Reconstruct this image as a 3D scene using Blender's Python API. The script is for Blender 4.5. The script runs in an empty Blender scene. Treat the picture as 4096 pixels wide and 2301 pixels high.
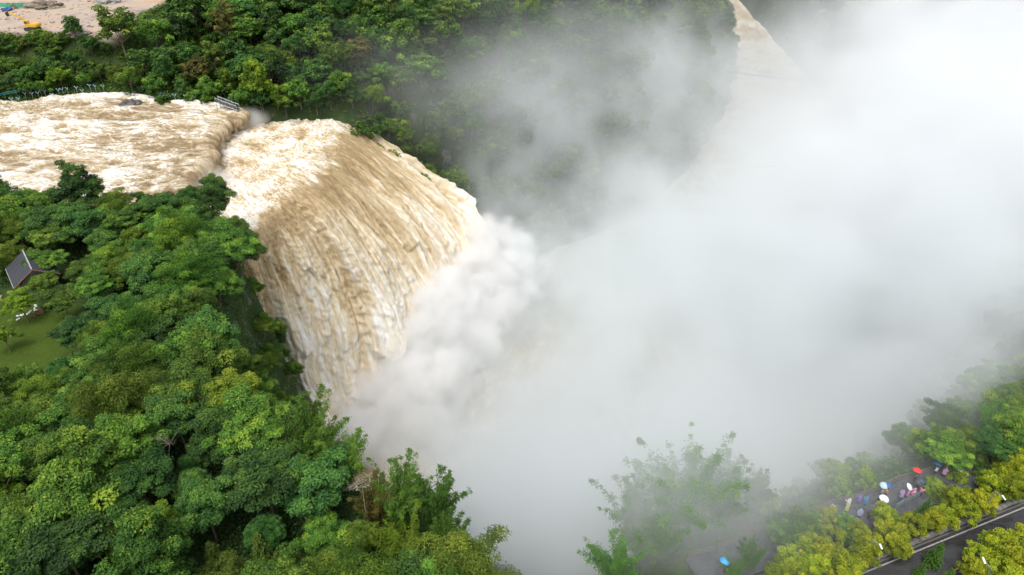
import bpy, bmesh, math, random
import numpy as np
from mathutils import Vector, Matrix

sc = bpy.context.scene
COL = sc.collection
R = math.radians

# ------------------------------------------------------------------ camera
CAM_H, PITCH, FPX = 150.0, 35.0, 692.0
cam = bpy.data.cameras.new("camera")
camo = bpy.data.objects.new("camera", cam)
COL.objects.link(camo)
camo.location = (0, 0, CAM_H)
camo.rotation_euler = (R(90 - PITCH), 0, 0)
cam.sensor_width = 36.0
cam.lens = 36.0 * FPX / 1024.0
cam.clip_start = 0.5
cam.clip_end = 9000
sc.camera = camo

# ------------------------------------------------------------------ sky and sun (bright overcast)
world = bpy.data.worlds.new("World")
sc.world = world
world.use_nodes = True
wn = world.node_tree
bg = wn.nodes['Background']
sky = wn.nodes.new('ShaderNodeTexSky')
sky.sky_type = 'NISHITA'
sky.sun_disc = False
SUN_EL, SUN_AZ = 66.0, 200.0
sky.sun_elevation = R(SUN_EL)
sky.sun_rotation = R(SUN_AZ)
sky.dust_density = 4.0
sky.air_density = 1.0
desat = wn.nodes.new('ShaderNodeHueSaturation')
desat.inputs['Saturation'].default_value = 0.30
wn.links.new(sky.outputs[0], desat.inputs['Color'])
wn.links.new(desat.outputs[0], bg.inputs[0])
bg.inputs[1].default_value = 0.15
sun = bpy.data.lights.new("sun", 'SUN')
suno = bpy.data.objects.new("sun", sun)
COL.objects.link(suno)
sun.energy = 1.05
sun.angle = R(28)
sun.color = (1.0, 0.965, 0.91)
# direction towards the sun (sky rotation runs clockwise from +Y)
sd = Vector((math.sin(R(SUN_AZ)) * math.cos(R(SUN_EL)), math.cos(R(SUN_AZ)) * math.cos(R(SUN_EL)), math.sin(R(SUN_EL))))
suno.rotation_euler = sd.to_track_quat('Z', 'Y').to_euler()

sc.view_settings.view_transform = 'Standard'
sc.view_settings.look = 'None'
sc.view_settings.gamma = 1.0
sc.view_settings.exposure = 0.53
sc.view_settings.use_curve_mapping = False
sc.cycles.use_denoising = True
sc.cycles.max_bounces = 12
sc.cycles.diffuse_bounces = 3
sc.cycles.glossy_bounces = 2
sc.cycles.transmission_bounces = 4
sc.cycles.volume_bounces = 9
sc.cycles.transparent_max_bounces = 8
sc.cycles.volume_step_rate = 4.0
sc.cycles.volume_max_steps = 512
sc.cycles.use_adaptive_sampling = True
sc.cycles.adaptive_threshold = 0.02

# ------------------------------------------------------------------ helpers
CP, SP = math.cos(R(PITCH)), math.sin(R(PITCH))
def at(px, py, z):
    """world point at height z seen at picture position (px, py) of a 1024 x 575 frame"""
    a = (px - 512.0) / FPX
    b = (287.5 - py) / FPX
    d = np.array([a, CP + b * SP, -SP + b * CP])
    t = (z - CAM_H) / d[2]
    return np.array([0, 0, CAM_H]) + d * t
def proj(p):
    x, y, z = p[0], p[1], p[2] - CAM_H
    dep = y * CP - z * SP
    return 512 + FPX * x / dep, 287.5 - FPX * (y * SP + z * CP) / dep, dep

def _hash(ix, iy, iz, seed):
    h = (ix * 374761393 + iy * 668265263 + iz * 2147483647 + seed * 1274126177) & 0xFFFFFFFF
    h = ((h ^ (h >> 13)) * 1274126177) & 0xFFFFFFFF
    h = h ^ (h >> 16)
    return h
def noise3(x, y, z=0.0, seed=0):
    x = np.asarray(x, float); y = np.asarray(y, float)
    z = np.broadcast_to(np.asarray(z, float), x.shape)
    fx, fy, fz = np.floor(x), np.floor(y), np.floor(z)
    ix, iy, iz = fx.astype(np.int64), fy.astype(np.int64), fz.astype(np.int64)
    tx, ty, tz = x - fx, y - fy, z - fz
    ux, uy, uz = (t * t * t * (t * (t * 6 - 15) + 10) for t in (tx, ty, tz))
    out = 0
    for dx in (0, 1):
        for dy in (0, 1):
            for dz in (0, 1):
                h = _hash(ix + dx, iy + dy, iz + dz, seed)
                gx = (h & 1023) / 511.5 - 1; gy = ((h >> 10) & 1023) / 511.5 - 1; gz = ((h >> 20) & 1023) / 511.5 - 1
                g = gx * (tx - dx) + gy * (ty - dy) + gz * (tz - dz)
                w = (ux if dx else 1 - ux) * (uy if dy else 1 - uy) * (uz if dz else 1 - uz)
                out = out + w * g
    return out
def fbm(x, y, z=0.0, oct=4, seed=0, gain=0.5):
    a, f, s = 1.0, 1.0, 0
    for k in range(oct):
        s = s + a * noise3(np.asarray(x) * f, np.asarray(y) * f, np.asarray(z) * f, seed + k * 17)
        a *= gain; f *= 2.03
    return s
def ridged(x, y, oct=4, seed=0, gain=0.55):
    a, f, s, n = 1.0, 1.0, 0, 0
    for k in range(oct):
        s = s + a * (1 - np.minimum(1, np.abs(noise3(np.asarray(x) * f, np.asarray(y) * f, 0.37 * k, seed + k * 31)) * 2.4))
        n += a; a *= gain; f *= 2.1
    return s / n
def sstep(a, b, x):
    t = np.clip((x - a) / (b - a), 0, 1)
    return t * t * (3 - 2 * t)

def mesh_np(name, V, F, mat=None, attrs=None, uv=None, smooth=False, mats=None, midx=None):
    """V (n,3); F (m,k) with k fixed"""
    me = bpy.data.meshes.new(name)
    V = np.ascontiguousarray(V, np.float32); F = np.ascontiguousarray(F, np.int32)
    m, k = F.shape
    me.vertices.add(len(V)); me.vertices.foreach_set('co', V.ravel())
    me.loops.add(m * k); me.loops.foreach_set('vertex_index', F.ravel())
    me.polygons.add(m); me.polygons.foreach_set('loop_start', np.arange(0, m * k, k, dtype=np.int32))
    if smooth: me.polygons.foreach_set('use_smooth', np.ones(m, bool))
    else: me.polygons.foreach_set('use_smooth', np.zeros(m, bool))
    me.update(calc_edges=True)
    for an, av in (attrs or {}).items():
        at_ = me.attributes.new(an, 'FLOAT', 'POINT')
        at_.data.foreach_set('value', np.ascontiguousarray(av, np.float32).ravel())
    if uv is not None:
        l = me.uv_layers.new(name='flow')
        l.data.foreach_set('uv', np.ascontiguousarray(uv[F.ravel()], np.float32).ravel())
    for mm in (mats or ([mat] if mat else [])): me.materials.append(mm)
    if midx is not None: me.polygons.foreach_set('material_index', np.ascontiguousarray(midx, np.int32))
    me.validate()
    return me
def link(name, me, parent=None, loc=None):
    o = bpy.data.objects.new(name, me)
    COL.objects.link(o)
    if parent is not None: o.parent = parent
    if loc is not None: o.location = loc
    return o
def tag(o, label=None, cat=None, group=None, kind=None):
    if label: o['label'] = label
    if cat: o['category'] = cat
    if group: o['group'] = group
    if kind: o['kind'] = kind
    return o
def thing(name, label, cat, loc=(0, 0, 0), rz=0.0, group=None):
    o = bpy.data.objects.new(name, None)
    o.empty_display_size = 0.5
    COL.objects.link(o)
    o.location = loc; o.rotation_euler = (0, 0, rz)
    return tag(o, label, cat, group)
def grid_faces(nu, nv):
    i = np.arange(nu - 1)[:, None] * nv + np.arange(nv - 1)[None, :]
    return np.stack([i, i + nv, i + nv + 1, i + 1], -1).reshape(-1, 4)

# ---- node material helpers
def new_mat(name):
    m = bpy.data.materials.new(name); m.use_nodes = True
    return m, m.node_tree, m.node_tree.nodes['Principled BSDF']
def ramp(nt, fac, stops):
    r = nt.nodes.new('ShaderNodeValToRGB')
    els = r.color_ramp.elements
    while len(els) < len(stops): els.new(0.5)
    for e, (p, c) in zip(els, stops):
        e.position = p; e.color = (*c, 1)
    nt.links.new(fac, r.inputs[0])
    return r.outputs[0]
def nnoise(nt, vec, scale, detail=3, rough=0.55, dist=0.0):
    n = nt.nodes.new('ShaderNodeTexNoise')
    n.inputs['Scale'].default_value = scale; n.inputs['Detail'].default_value = detail
    n.inputs['Roughness'].default_value = rough; n.inputs['Distortion'].default_value = dist
    if vec is not None: nt.links.new(vec, n.inputs['Vector'])
    return n.outputs[0]
def nmath(nt, op, a, b=None, c=None, clamp=False):
    n = nt.nodes.new('ShaderNodeMath'); n.operation = op; n.use_clamp = clamp
    for i, v in enumerate((a, b, c)):
        if v is None: continue
        if isinstance(v, (int, float)): n.inputs[i].default_value = v
        else: nt.links.new(v, n.inputs[i])
    return n.outputs[0]
def nmix(nt, fac, a, b, mode='MIX'):
    n = nt.nodes.new('ShaderNodeMix'); n.data_type = 'RGBA'; n.blend_type = mode
    for s, v in ((n.inputs[0], fac), (n.inputs[6], a), (n.inputs[7], b)):
        if isinstance(v, (int, float)): s.default_value = v
        elif isinstance(v, tuple): s.default_value = (*v, 1)
        else: nt.links.new(v, s)
    return n.outputs[2]
def bump(nt, bsdf, h, strength=0.4, dist=0.1):
    b = nt.nodes.new('ShaderNodeBump'); b.inputs['Strength'].default_value = strength; b.inputs['Distance'].default_value = dist
    nt.links.new(h, b.inputs['Height']); nt.links.new(b.outputs[0], bsdf.inputs['Normal'])
def objcoord(nt):
    return nt.nodes.new('ShaderNodeTexCoord').outputs['Object']
def mapping(nt, vec, scale):
    n = nt.nodes.new('ShaderNodeMapping'); n.inputs['Scale'].default_value = scale
    nt.links.new(vec, n.inputs['Vector']); return n.outputs[0]
def plain(name, col, rough=0.6, metal=0.0, var=0.15, scale=3.0):
    m, nt, b = new_mat(name)
    n = nnoise(nt, objcoord(nt), scale, 4)
    c0 = tuple(max(0, v * (1 - var)) for v in col); c1 = tuple(min(1, v * (1 + var)) for v in col)
    nt.links.new(ramp(nt, n, [(0.3, c0), (0.7, c1)]), b.inputs['Base Color'])
    b.inputs['Roughness'].default_value = rough; b.inputs['Metallic'].default_value = metal
    return m

def leaf_mat(name, lo, mid, hi, tip=None, transl=0.3, dead=0.0):
    """leaf colour: per-leaf tint attribute + a small shift for each plant"""
    m, nt, b = new_mat(name)
    a = nt.nodes.new('ShaderNodeAttribute'); a.attribute_name = 'tint'
    oi = nt.nodes.new('ShaderNodeObjectInfo')
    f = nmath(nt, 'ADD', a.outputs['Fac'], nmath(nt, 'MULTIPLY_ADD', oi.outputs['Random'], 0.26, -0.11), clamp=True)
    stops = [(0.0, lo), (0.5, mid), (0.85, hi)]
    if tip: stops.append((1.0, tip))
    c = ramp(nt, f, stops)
    hs = nt.nodes.new('ShaderNodeHueSaturation')
    rn = nmath(nt, 'FRACT', nmath(nt, 'MULTIPLY', oi.outputs['Random'], 7.31))
    nt.links.new(nmath(nt, 'MULTIPLY_ADD', rn, 0.026, 0.489), hs.inputs['Hue'])
    nt.links.new(nmath(nt, 'MULTIPLY_ADD', nmath(nt, 'FRACT', nmath(nt, 'MULTIPLY', oi.outputs['Random'], 3.7)), 0.4, 0.8), hs.inputs['Value'])
    nt.links.new(c, hs.inputs['Color'])
    c = hs.outputs[0]
    nt.links.new(c, b.inputs['Base Color'])
    b.inputs['Roughness'].default_value = 0.55
    b.inputs['Specular IOR Level'].default_value = 0.3
    tr = nt.nodes.new('ShaderNodeBsdfTranslucent')
    nt.links.new(c, tr.inputs['Color'])
    mx = nt.nodes.new('ShaderNodeMixShader'); mx.inputs[0].default_value = transl
    nt.links.new(b.outputs[0], mx.inputs[1]); nt.links.new(tr.outputs[0], mx.inputs[2])
    nt.links.new(mx.outputs[0], nt.nodes['Material Output'].inputs['Surface'])
    return m
LM = {
    'mid':    leaf_mat('leaf_mid',    (0.040, 0.096, 0.013), (0.090, 0.192, 0.024), (0.173, 0.303, 0.035), (0.310, 0.431, 0.046)),
    'dark':   leaf_mat('leaf_dark',   (0.026, 0.067, 0.017), (0.052, 0.127, 0.024), (0.097, 0.207, 0.032), (0.177, 0.300, 0.046)),
    'blue':   leaf_mat('leaf_blue',   (0.033, 0.088, 0.022), (0.068, 0.161, 0.033), (0.122, 0.253, 0.045), (0.221, 0.361, 0.055)),
    'olive':  leaf_mat('leaf_olive',  (0.056, 0.099, 0.014), (0.112, 0.183, 0.024), (0.194, 0.275, 0.039), (0.310, 0.380, 0.055)),
    'lime':   leaf_mat('leaf_lime',   (0.069, 0.129, 0.010), (0.143, 0.237, 0.017), (0.239, 0.340, 0.025), (0.354, 0.441, 0.037)),
    'yellow': leaf_mat('leaf_yellow', (0.108, 0.171, 0.011), (0.234, 0.293, 0.014), (0.396, 0.432, 0.020), (0.522, 0.522, 0.027), transl=.25),
    'rust':   leaf_mat('leaf_rust',   (0.065, 0.068, 0.017), (0.123, 0.121, 0.026), (0.194, 0.174, 0.035), (0.278, 0.240, 0.046)),
    'bamboo': leaf_mat('leaf_bamboo', (0.049, 0.119, 0.020), (0.101, 0.221, 0.031), (0.188, 0.339, 0.046), (0.311, 0.459, 0.062), transl=.35),
}
M_BARK = plain('bark', (.16, .12, .085), .85, var=.4, scale=6)
M_CULM = plain('bamboo_stem', (.22, .26, .09), .55, var=.3, scale=2)
M_DEAD = plain('dead_wood', (.24, .20, .165), .85, var=.25, scale=5)
# ------------------------------------------------------------------ terrain
GORGE = np.array([(-50, 207), (-42, 222), (-30, 240), (-5, 262), (35, 288), (62, 338), (95, 420), (118, 500), (150, 700), (200, 1200),
                  (300, 1200), (250, 700), (238, 500), (232, 400), (222, 290), (165, 176), (118, 116), (98, 92), (64, 71), (44, 62.5), (22, 54), (6, 38), (-4, 38),
                  (-6, 48), (-9, 57), (-20, 62.5), (-33, 66), (-45, 75), (-50, 88), (-52, 104), (-55, 118), (-62, 131), (-67, 141), (-69, 150), (-62, 170), (-58, 190)], float)
CHANNEL = np.array([(-900, 160), (-300, 135), (-130, 133), (-90, 134), (-74, 134), (-64, 146), (-55, 180), (-50, 207),
                    (-66, 207), (-80, 199.5), (-94, 202), (-112, 204), (-128, 210), (-154, 202), (-300, 205), (-900, 250)], float)
def sdist(P, X, Y):
    """signed distance to a closed polygon, inside positive"""
    d2 = np.full(X.shape, 1e18); ins = np.zeros(X.shape, bool)
    for (x0, y0), (x1, y1) in zip(P, np.roll(P, -1, 0)):
        ex, ey = x1 - x0, y1 - y0
        t = np.clip(((X - x0) * ex + (Y - y0) * ey) / (ex * ex + ey * ey), 0, 1)
        d2 = np.minimum(d2, (X - x0 - t * ex) ** 2 + (Y - y0 - t * ey) ** 2)
        c = (y0 > Y) != (y1 > Y)
        ins ^= c & (X < (x1 - x0) * (Y - y0) / (y1 - y0 + 1e-12) + x0)
    return np.where(ins, 1, -1) * np.sqrt(d2)
def ground(X, Y, fine=True):
    X = np.asarray(X, float); Y = np.asarray(Y, float)
    h = 75.0 + 0 * X
    # near right side lies a little lower, far bank climbs
    h = h - 2.6 * sstep(-10, 20, X) * sstep(130, 90, Y)
    far = sstep(206, 244, Y - 0.10 * np.clip(X + 60, 0, 60))
    h = h + far * 15 + sstep(250, 700, Y) * 45 * (1 + 0.5 * fbm(X / 160, Y / 160, oct=2, seed=5))
    h = h + np.where(Y > 212, sstep(212, 300, Y), 0) * 5 * fbm(X / 40, Y / 40, oct=3, seed=9)
    side = sstep(150, 400, np.abs(X) + 0.3 * np.abs(Y - 100)) * sstep(0, 80, np.abs(X) - 120)
    h = h + side * 20 * fbm(X / 120, Y / 120, oct=3, seed=3)
    # flat shelf of the building site
    site = sstep(-120, -136, X) * sstep(218, 228, Y) * sstep(330, 290, Y)
    h = h * (1 - site) + 90 * site
    dc = sdist(CHANNEL, X, Y)
    h = np.where(dc > -3, h - sstep(-3, 3, dc) * np.maximum(h - 65.0, 0), h)
    dg = sdist(GORGE, X, Y)
    w = 34 + 10 * sstep(250, 420, Y) - 14 * sstep(-30, -45, X) * sstep(140, 160, Y) - 24 * sstep(2, -12, X) * sstep(160, 140, Y)
    c = sstep(-2, w, dg + (3.0 * fbm(X / 18, Y / 18, oct=3, seed=21) if fine else 0)) 
    c = np.where(dg > -3, c, 0)
    h = h - c * (h + 4)
    s_, t_ = (X - 43) * .936 + (Y - 49.5) * .353, -(X - 43) * .353 + (Y - 49.5) * .936
    flat = sstep(-12, -10.5, t_) * sstep(10.4, 9.0, t_) * sstep(-30, -18, s_)
    h = h * (1 - flat) + 72.2 * flat
    if fine:
        h = h + (1 - flat) * np.where(Y > 214, 0.5, 0.12) * fbm(X / 7, Y / 7, oct=3, seed=2) * sstep(0, 6, np.abs(dc))
    return h
def axis(a, b, step, lo, hi, n):
    mid = np.arange(a, b, step)
    return np.concatenate([a - np.geomspace(step, a - lo, n)[::-1], mid, b + np.geomspace(step, hi - b, n)])
gx = axis(-250, 320, 2.5, -4000, 4000, 26); gy = axis(10, 560, 2.5, -3000, 5000, 26)
GX, GY = np.meshgrid(gx, gy, indexing='ij')
GZ = ground(GX, GY)
LAWN = np.array([(-170, 70), (-86, 74), (-76, 78), (-73, 86), (-73.5, 95), (-79, 101), (-84, 103.5), (-170, 112)], float)
d_lawn = sdist(LAWN, GX, GY)
d_site = np.minimum(np.minimum(-128 - GX + 6 * fbm(GX / 9, GY / 9, seed=4), GY - 227), 330 - GY)
def ground_mat():
    m, nt, b = new_mat('ground_soil')
    co = objcoord(nt)
    n1 = nnoise(nt, co, 0.25, 6, .65); n2 = nnoise(nt, co, 2.2, 4, .6)
    base = ramp(nt, n1, [(.3, (.020, .034, .012)), (.5, (.035, .060, .018)), (.72, (.075, .085, .030))])
    grass = nmix(nt, .5, ramp(nt, n1, [(.3, (.038, .070, .010)), (.55, (.060, .100, .014)), (.75, (.085, .115, .024))]),
                 ramp(nt, n2, [(.3, (.03, .055, .008)), (.7, (.085, .12, .022))]))
    n3 = nnoise(nt, co, 0.09, 6, .62, 1.2)
    dirt = nmix(nt, .35, ramp(nt, n3, [(.3, (.27, .20, .15)), (.46, (.42, .34, .28)), (.56, (.50, .38, .27)), (.66, (.50, .29, .15)), (.78, (.36, .29, .25))]),
                ramp(nt, n2, [(.3, (.25, .20, .16)), (.7, (.55, .48, .42))]))
    for an, c in (('lawn', grass), ('site', dirt)):
        a = nt.nodes.new('ShaderNodeAttribute'); a.attribute_name = an
        base = nmix(nt, a.outputs['Fac'], base, c)
    # bare rock where it is steep
    g = nt.nodes.new('ShaderNodeNewGeometry'); sx = nt.nodes.new('ShaderNodeSeparateXYZ'); nt.links.new(g.outputs['Normal'], sx.inputs[0])
    rock = ramp(nt, n1, [(.3, (.04, .04, .036)), (.7, (.12, .115, .10))])
    base = nmix(nt, nmath(nt, 'MULTIPLY', nmath(nt, 'LESS_THAN', sx.outputs[2], .55), nmath(nt, 'GREATER_THAN', n1, .60)), base, rock)
    nt.links.new(base, b.inputs['Base Color'])
    b.inputs['Roughness'].default_value = .95
    b.inputs['Specular IOR Level'].default_value = .08
    bump(nt, b, n2, .5, .2)
    return m
ter = link('ground', mesh_np('ground', np.stack([GX, GY, GZ], -1).reshape(-1, 3), grid_faces(len(gx), len(gy)), ground_mat(),
           attrs={'lawn': sstep(-1.5, 1.5, d_lawn).ravel(), 'site': sstep(-2, 2, d_site).ravel()}, smooth=True))
tag(ter, kind='structure')

# ------------------------------------------------------------------ water
def crmat(k, t):
    """Catmull-Rom weights of k control values at parameters t in [0, k-1]"""
    W = np.zeros((len(t), k))
    i = np.clip(np.floor(t).astype(int), 0, k - 2); f = t - i
    w = [-.5 * f + f ** 2 - .5 * f ** 3, 1 - 2.5 * f ** 2 + 1.5 * f ** 3, .5 * f + 2 * f ** 2 - 1.5 * f ** 3, -.5 * f ** 2 + .5 * f ** 3]
    for j, ww in zip((-1, 0, 1, 2), w):
        ii = i + j
        lo = ii < 0; hi = ii > k - 1
        r = np.arange(len(t))
        # linear extension past the ends
        np.add.at(W, (r, np.clip(ii, 0, k - 1)), np.where(lo | hi, 0, ww))
        np.add.at(W, (r[lo], np.zeros(lo.sum(), int)), 2 * ww[lo]); np.add.at(W, (r[lo], np.ones(lo.sum(), int)), -ww[lo])
        np.add.at(W, (r[hi], np.full(hi.sum(), k - 1)), 2 * ww[hi]); np.add.at(W, (r[hi], np.full(hi.sum(), k - 2)), -ww[hi])
    return W
def loft(C, du, dv):
    """C (S,K,3) control net -> even surface, its metric coordinates and the control parameter along the flow"""
    S, K = C.shape[:2]
    tt = np.linspace(0, K - 1, 400)
    mid = np.einsum('tk,skc->stc', crmat(K, tt), C)
    L = np.concatenate([[0], np.cumsum(np.linalg.norm(np.diff(mid, axis=1), axis=2).mean(0))])
    nv = int(L[-1] / dv); tv = np.interp(np.linspace(0, L[-1], nv), L, tt)
    uu = np.linspace(0, S - 1, 200)
    mu = np.einsum('us,skc->ukc', crmat(S, uu), C)
    LU = np.concatenate([[0], np.cumsum(np.linalg.norm(np.diff(mu, axis=0), axis=2).mean(1))])
    nu = int(LU[-1] / du); tu = np.interp(np.linspace(0, LU[-1], nu), LU, uu)
    P = np.einsum('us,skc,vk->uvc', crmat(S, tu), C, crmat(K, tv))
    U, V = np.meshgrid(np.linspace(0, LU[-1], nu), np.linspace(0, L[-1], nv), indexing='ij')
    return P, U, V, tv, tu
def normals(P):
    a = np.gradient(P, axis=0); b = np.gradient(P, axis=1)
    n = np.cross(a, b); n /= np.linalg.norm(n, axis=2, keepdims=True) + 1e-9
    return n
def splats(U, V, pts, H, F):
    """falling lumps: steep rounded head pointing down the flow, long tail behind it"""
    du = U[1, 0] - U[0, 0]; dv = V[0, 1] - V[0, 0]; nu, nv = U.shape
    for (u0, v0, w, L, amp, base, fo) in pts:
        i0, i1 = max(0, int((u0 - w) / du)), min(nu, int((u0 + w) / du) + 2)
        j0, j1 = max(0, int((v0 - 3.2 * L) / dv)), min(nv, int((v0) / dv) + 2)
        if i1 <= i0 or j1 <= j0: continue
        a = (U[i0:i1, :1] - u0) / w
        b = (v0 - 1.3 * w * a * a) - V[:1, j0:j1]
        prof = np.sqrt(np.clip(1 - a * a, 0, 1)) * np.where(b < 0, 0, np.clip(b / (.35 * w), 0, 1) ** .6 * np.exp(-np.maximum(b, 0) / L))
        h = np.where(prof > 0, base * np.clip(prof * 3, 0, 1) + amp * prof, 0)
        sub = H[i0:i1, j0:j1]; sf = F[i0:i1, j0:j1]
        up = h > sub
        sub[up] = h[up]; sf[up] = (fo * prof)[up]
def water_mat(name, stops, fine=1.0, stretch=(1.0, .45, 1), lace_scale=.55, grain=1.0, bmp=.6, sss=.0):
    m, nt, b = new_mat(name)
    a = nt.nodes.new('ShaderNodeAttribute'); a.attribute_name = 'foam'
    al = nt.nodes.new('ShaderNodeAttribute'); al.attribute_name = 'lace'
    uv = nt.nodes.new('ShaderNodeUVMap'); uv.uv_map = 'flow'
    s = mapping(nt, uv.outputs[0], stretch)
    n1 = nnoise(nt, s, .85 * grain, 5, .68, .8); n2 = nnoise(nt, s, 2.4 * grain, 4, .62, .6)
    # thin wandering threads of foam where noise crosses its middle value
    def threads(scale, width, dist):
        n = nnoise(nt, s, scale, 3, .55, dist)
        d = nmath(nt, 'ABSOLUTE', nmath(nt, 'SUBTRACT', n, .5))
        r = nt.nodes.new('ShaderNodeMapRange'); r.interpolation_type = 'SMOOTHSTEP'
        nt.links.new(d, r.inputs['Value']); r.inputs['From Min'].default_value = width; r.inputs['From Max'].default_value = 0.0
        return r.outputs[0]
    lace = nmath(nt, 'MAXIMUM', threads(lace_scale, .055, 1.2), nmath(nt, 'MULTIPLY', threads(lace_scale * 2.1, .07, 1.0), .75))
    f = nmath(nt, 'ADD', a.outputs['Fac'], nmath(nt, 'MULTIPLY_ADD', n1, 1.0 * fine, -.5 * fine))
    f = nmath(nt, 'ADD', f, nmath(nt, 'MULTIPLY_ADD', n2, .75 * fine, -.375 * fine))
    f = nmath(nt, 'ADD', f, nmath(nt, 'MULTIPLY', lace, al.outputs['Fac']), clamp=True)
    nt.links.new(ramp(nt, f, stops), b.inputs['Base Color'])
    nt.links.new(ramp(nt, f, [(.1, (.3,) * 3), (.6, (.65,) * 3)]), b.inputs['Roughness'])
    b.inputs['Specular IOR Level'].default_value = .3
    b.subsurface_method = 'BURLEY'
    b.inputs['Subsurface Weight'].default_value = sss
    b.inputs['Subsurface Radius'].default_value = (1.0, .85, .65)
    b.inputs['Subsurface Scale'].default_value = .9
    hgt = nmath(nt, 'ADD', nmath(nt, 'ADD', n1, nmath(nt, 'MULTIPLY', n2, .6)), nmath(nt, 'MULTIPLY', nmath(nt, 'MULTIPLY', lace, al.outputs['Fac']), .5))
    bump(nt, b, hgt, bmp, .7)
    return m
SILT = [(.0, (.29, .195, .090)), (.25, (.43, .315, .170)), (.5, (.59, .475, .305)), (.72, (.71, .625, .475)), (.9, (.76, .72, .65)), (1.0, (.80, .785, .75))]
SILT_R = [(.0, (.25, .175, .090)), (.25, (.37, .275, .155)), (.5, (.50, .40, .255)), (.72, (.64, .555, .42)), (.9, (.74, .70, .63)), (1.0, (.80, .79, .76))]
M_FALL = water_mat('silty_fall_water', SILT, .42, (1.0, .40, 1), .42, 1.0, .5, .5)
M_RIVER = water_mat('silty_river_water', SILT_R, .50, (1.0, .42, 1), .32, 1.0, .6, .12)

st = [[(150, 214, 69.5), (184, 222, 69), (226, 246, 67), (241, 270, 59), (250, 303, 47), (261, 346, 33), (281, 390, 18), (316, 436, 2)],
      [(196, 176, 69.5), (228, 184, 69), (275, 202, 67.5), (300, 229, 60), (322, 268, 48), (340, 318, 33), (352, 372, 17), (362, 422, 2)],
      [(212, 155, 70), (255, 160, 69), (310, 173, 68), (344, 201, 60), (380, 245, 46.5), (400, 293, 31), (408, 335, 18), (414, 382, 2)],
      [(228, 136, 70), (280, 138, 69), (332, 142, 68), (372, 170, 60), (410, 208, 48), (438, 250, 34), (446, 290, 19), (450, 337, 2)],
      [(246, 121, 70), (300, 118, 69), (351, 113, 68), (384, 144, 59), (428, 176, 48), (462, 205, 38), (478, 238, 29), (487, 300, 3)]]
C = np.array([[at(*p) for p in s] for s in st])
P, U, V, tv, tu = loft(C, .23, .26)
rng = np.random.default_rng(11)
TV = np.broadcast_to(tv[None, :], U.shape); TU = np.broadcast_to(tu[:, None], U.shape)
Um, Vm = U.max(), V.max()
v_crest = np.interp(2.0, tv, V[0]); v_end = Vm
wob = 2.2 * fbm(U / 13, V / 30, oct=2, seed=40)          # streams wander sideways
Us = U + wob
fall = sstep(1.9, 3.0, TV)
# big ropes of water running down the face
bil = lambda x, y, sd: np.minimum(1, np.abs(noise3(x, y, .3, sd)) * 2.6)
wr = 1.3 * fbm(U / 5, V / 11, oct=3, seed=47)
c1, c2 = bil((Us + wr) / 4.9, V / 48, 43), bil((Us + wr) / 2.1, V / 22, 44)
ropes = fbm(Us / 8.0, V / 70, oct=2, seed=41) * 4.2 + 2.3 * (c1 - .5) + 1.0 * (c2 - .5)
groove = np.clip(1 - c1 * 2.6, 0, 1) * .7 + np.clip(1 - c2 * 2.4, 0, 1) * .45
def smear(A, n):
    """soften along the flow only"""
    for k in range(n): A = (np.pad(A, ((0, 0), (1, 1)), 'edge')[:, :-2] + 2 * A + np.pad(A, ((0, 0), (1, 1)), 'edge')[:, 2:]) / 4
    return A
def ragged(A, du, dv):
    """look a field up at shifted grid positions (bilinear)"""
    nu, nv = A.shape
    I = np.clip(np.arange(nu)[:, None] + du, 0, nu - 1.001); J = np.clip(np.arange(nv)[None, :] + dv, 0, nv - 1.001)
    i, j = I.astype(int), J.astype(int); f, g = I - i, J - j
    return A[i, j] * (1 - f) * (1 - g) + A[i + 1, j] * f * (1 - g) + A[i, j + 1] * (1 - f) * g + A[i + 1, j + 1] * f * g
def soften(A, n=1):
    for k in range(n):
        A = (np.pad(A, ((1, 1), (0, 0)), 'edge')[:-2] + 2 * A + np.pad(A, ((1, 1), (0, 0)), 'edge')[2:]) / 4
        A = (np.pad(A, ((0, 0), (1, 1)), 'edge')[:, :-2] + 2 * A + np.pad(A, ((0, 0), (1, 1)), 'edge')[:, 2:]) / 4
    return A
H = np.zeros(U.shape); F = np.zeros(U.shape)
for lay, (n_s, wm, am) in enumerate(((1700, 1.3, 1.0), (8000, .55, .95), (14000, .28, .6))):
    pts = []
    Hl = np.zeros(U.shape); Fl = np.zeros(U.shape)
    for k in range(n_s):
        v0 = v_crest + rng.random() * (v_end - v_crest + 6) - 3
        ag = np.clip((v0 - v_crest) / (v_end - v_crest), 0, 1)
        w = wm * rng.lognormal(0, .35) * (.45 + .9 * ag)
        pts.append((rng.uniform(0, Um), v0, w, w * rng.uniform(3.0, 8.0) * (.6 + .7 * ag), am * (.25 + .75 * ag) * w * rng.uniform(.5, 1.1), rng.uniform(0, .35) * ag * wm, rng.uniform(.4, 1.0)))
    splats(U, V, pts, Hl, Fl)
    k_ = .9 * wm / .55
    sh_u = k_ * (1.6 * fbm(U / 1.6, V / 1.6, oct=3, seed=140 + lay)); sh_v = k_ * (3.0 * fbm(U / 1.1, V / 1.6, oct=3, seed=150 + lay, gain=.6))
    H += smear(soften(ragged(Hl, sh_u, sh_v), 2), (1, 2, 3)[lay]); F += np.array([.45, .42, .30])[lay] * smear(ragged(Fl, sh_u, sh_v), (1, 1, 2)[lay])
disp = fall * (ropes * sstep(2.0, 4.0, TV) + 2.3 * H * (1 + .8 * sstep(3.2, 4.0, TU)) + .35 * fbm(U / .9, V / 1.4, oct=2, seed=5))
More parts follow.
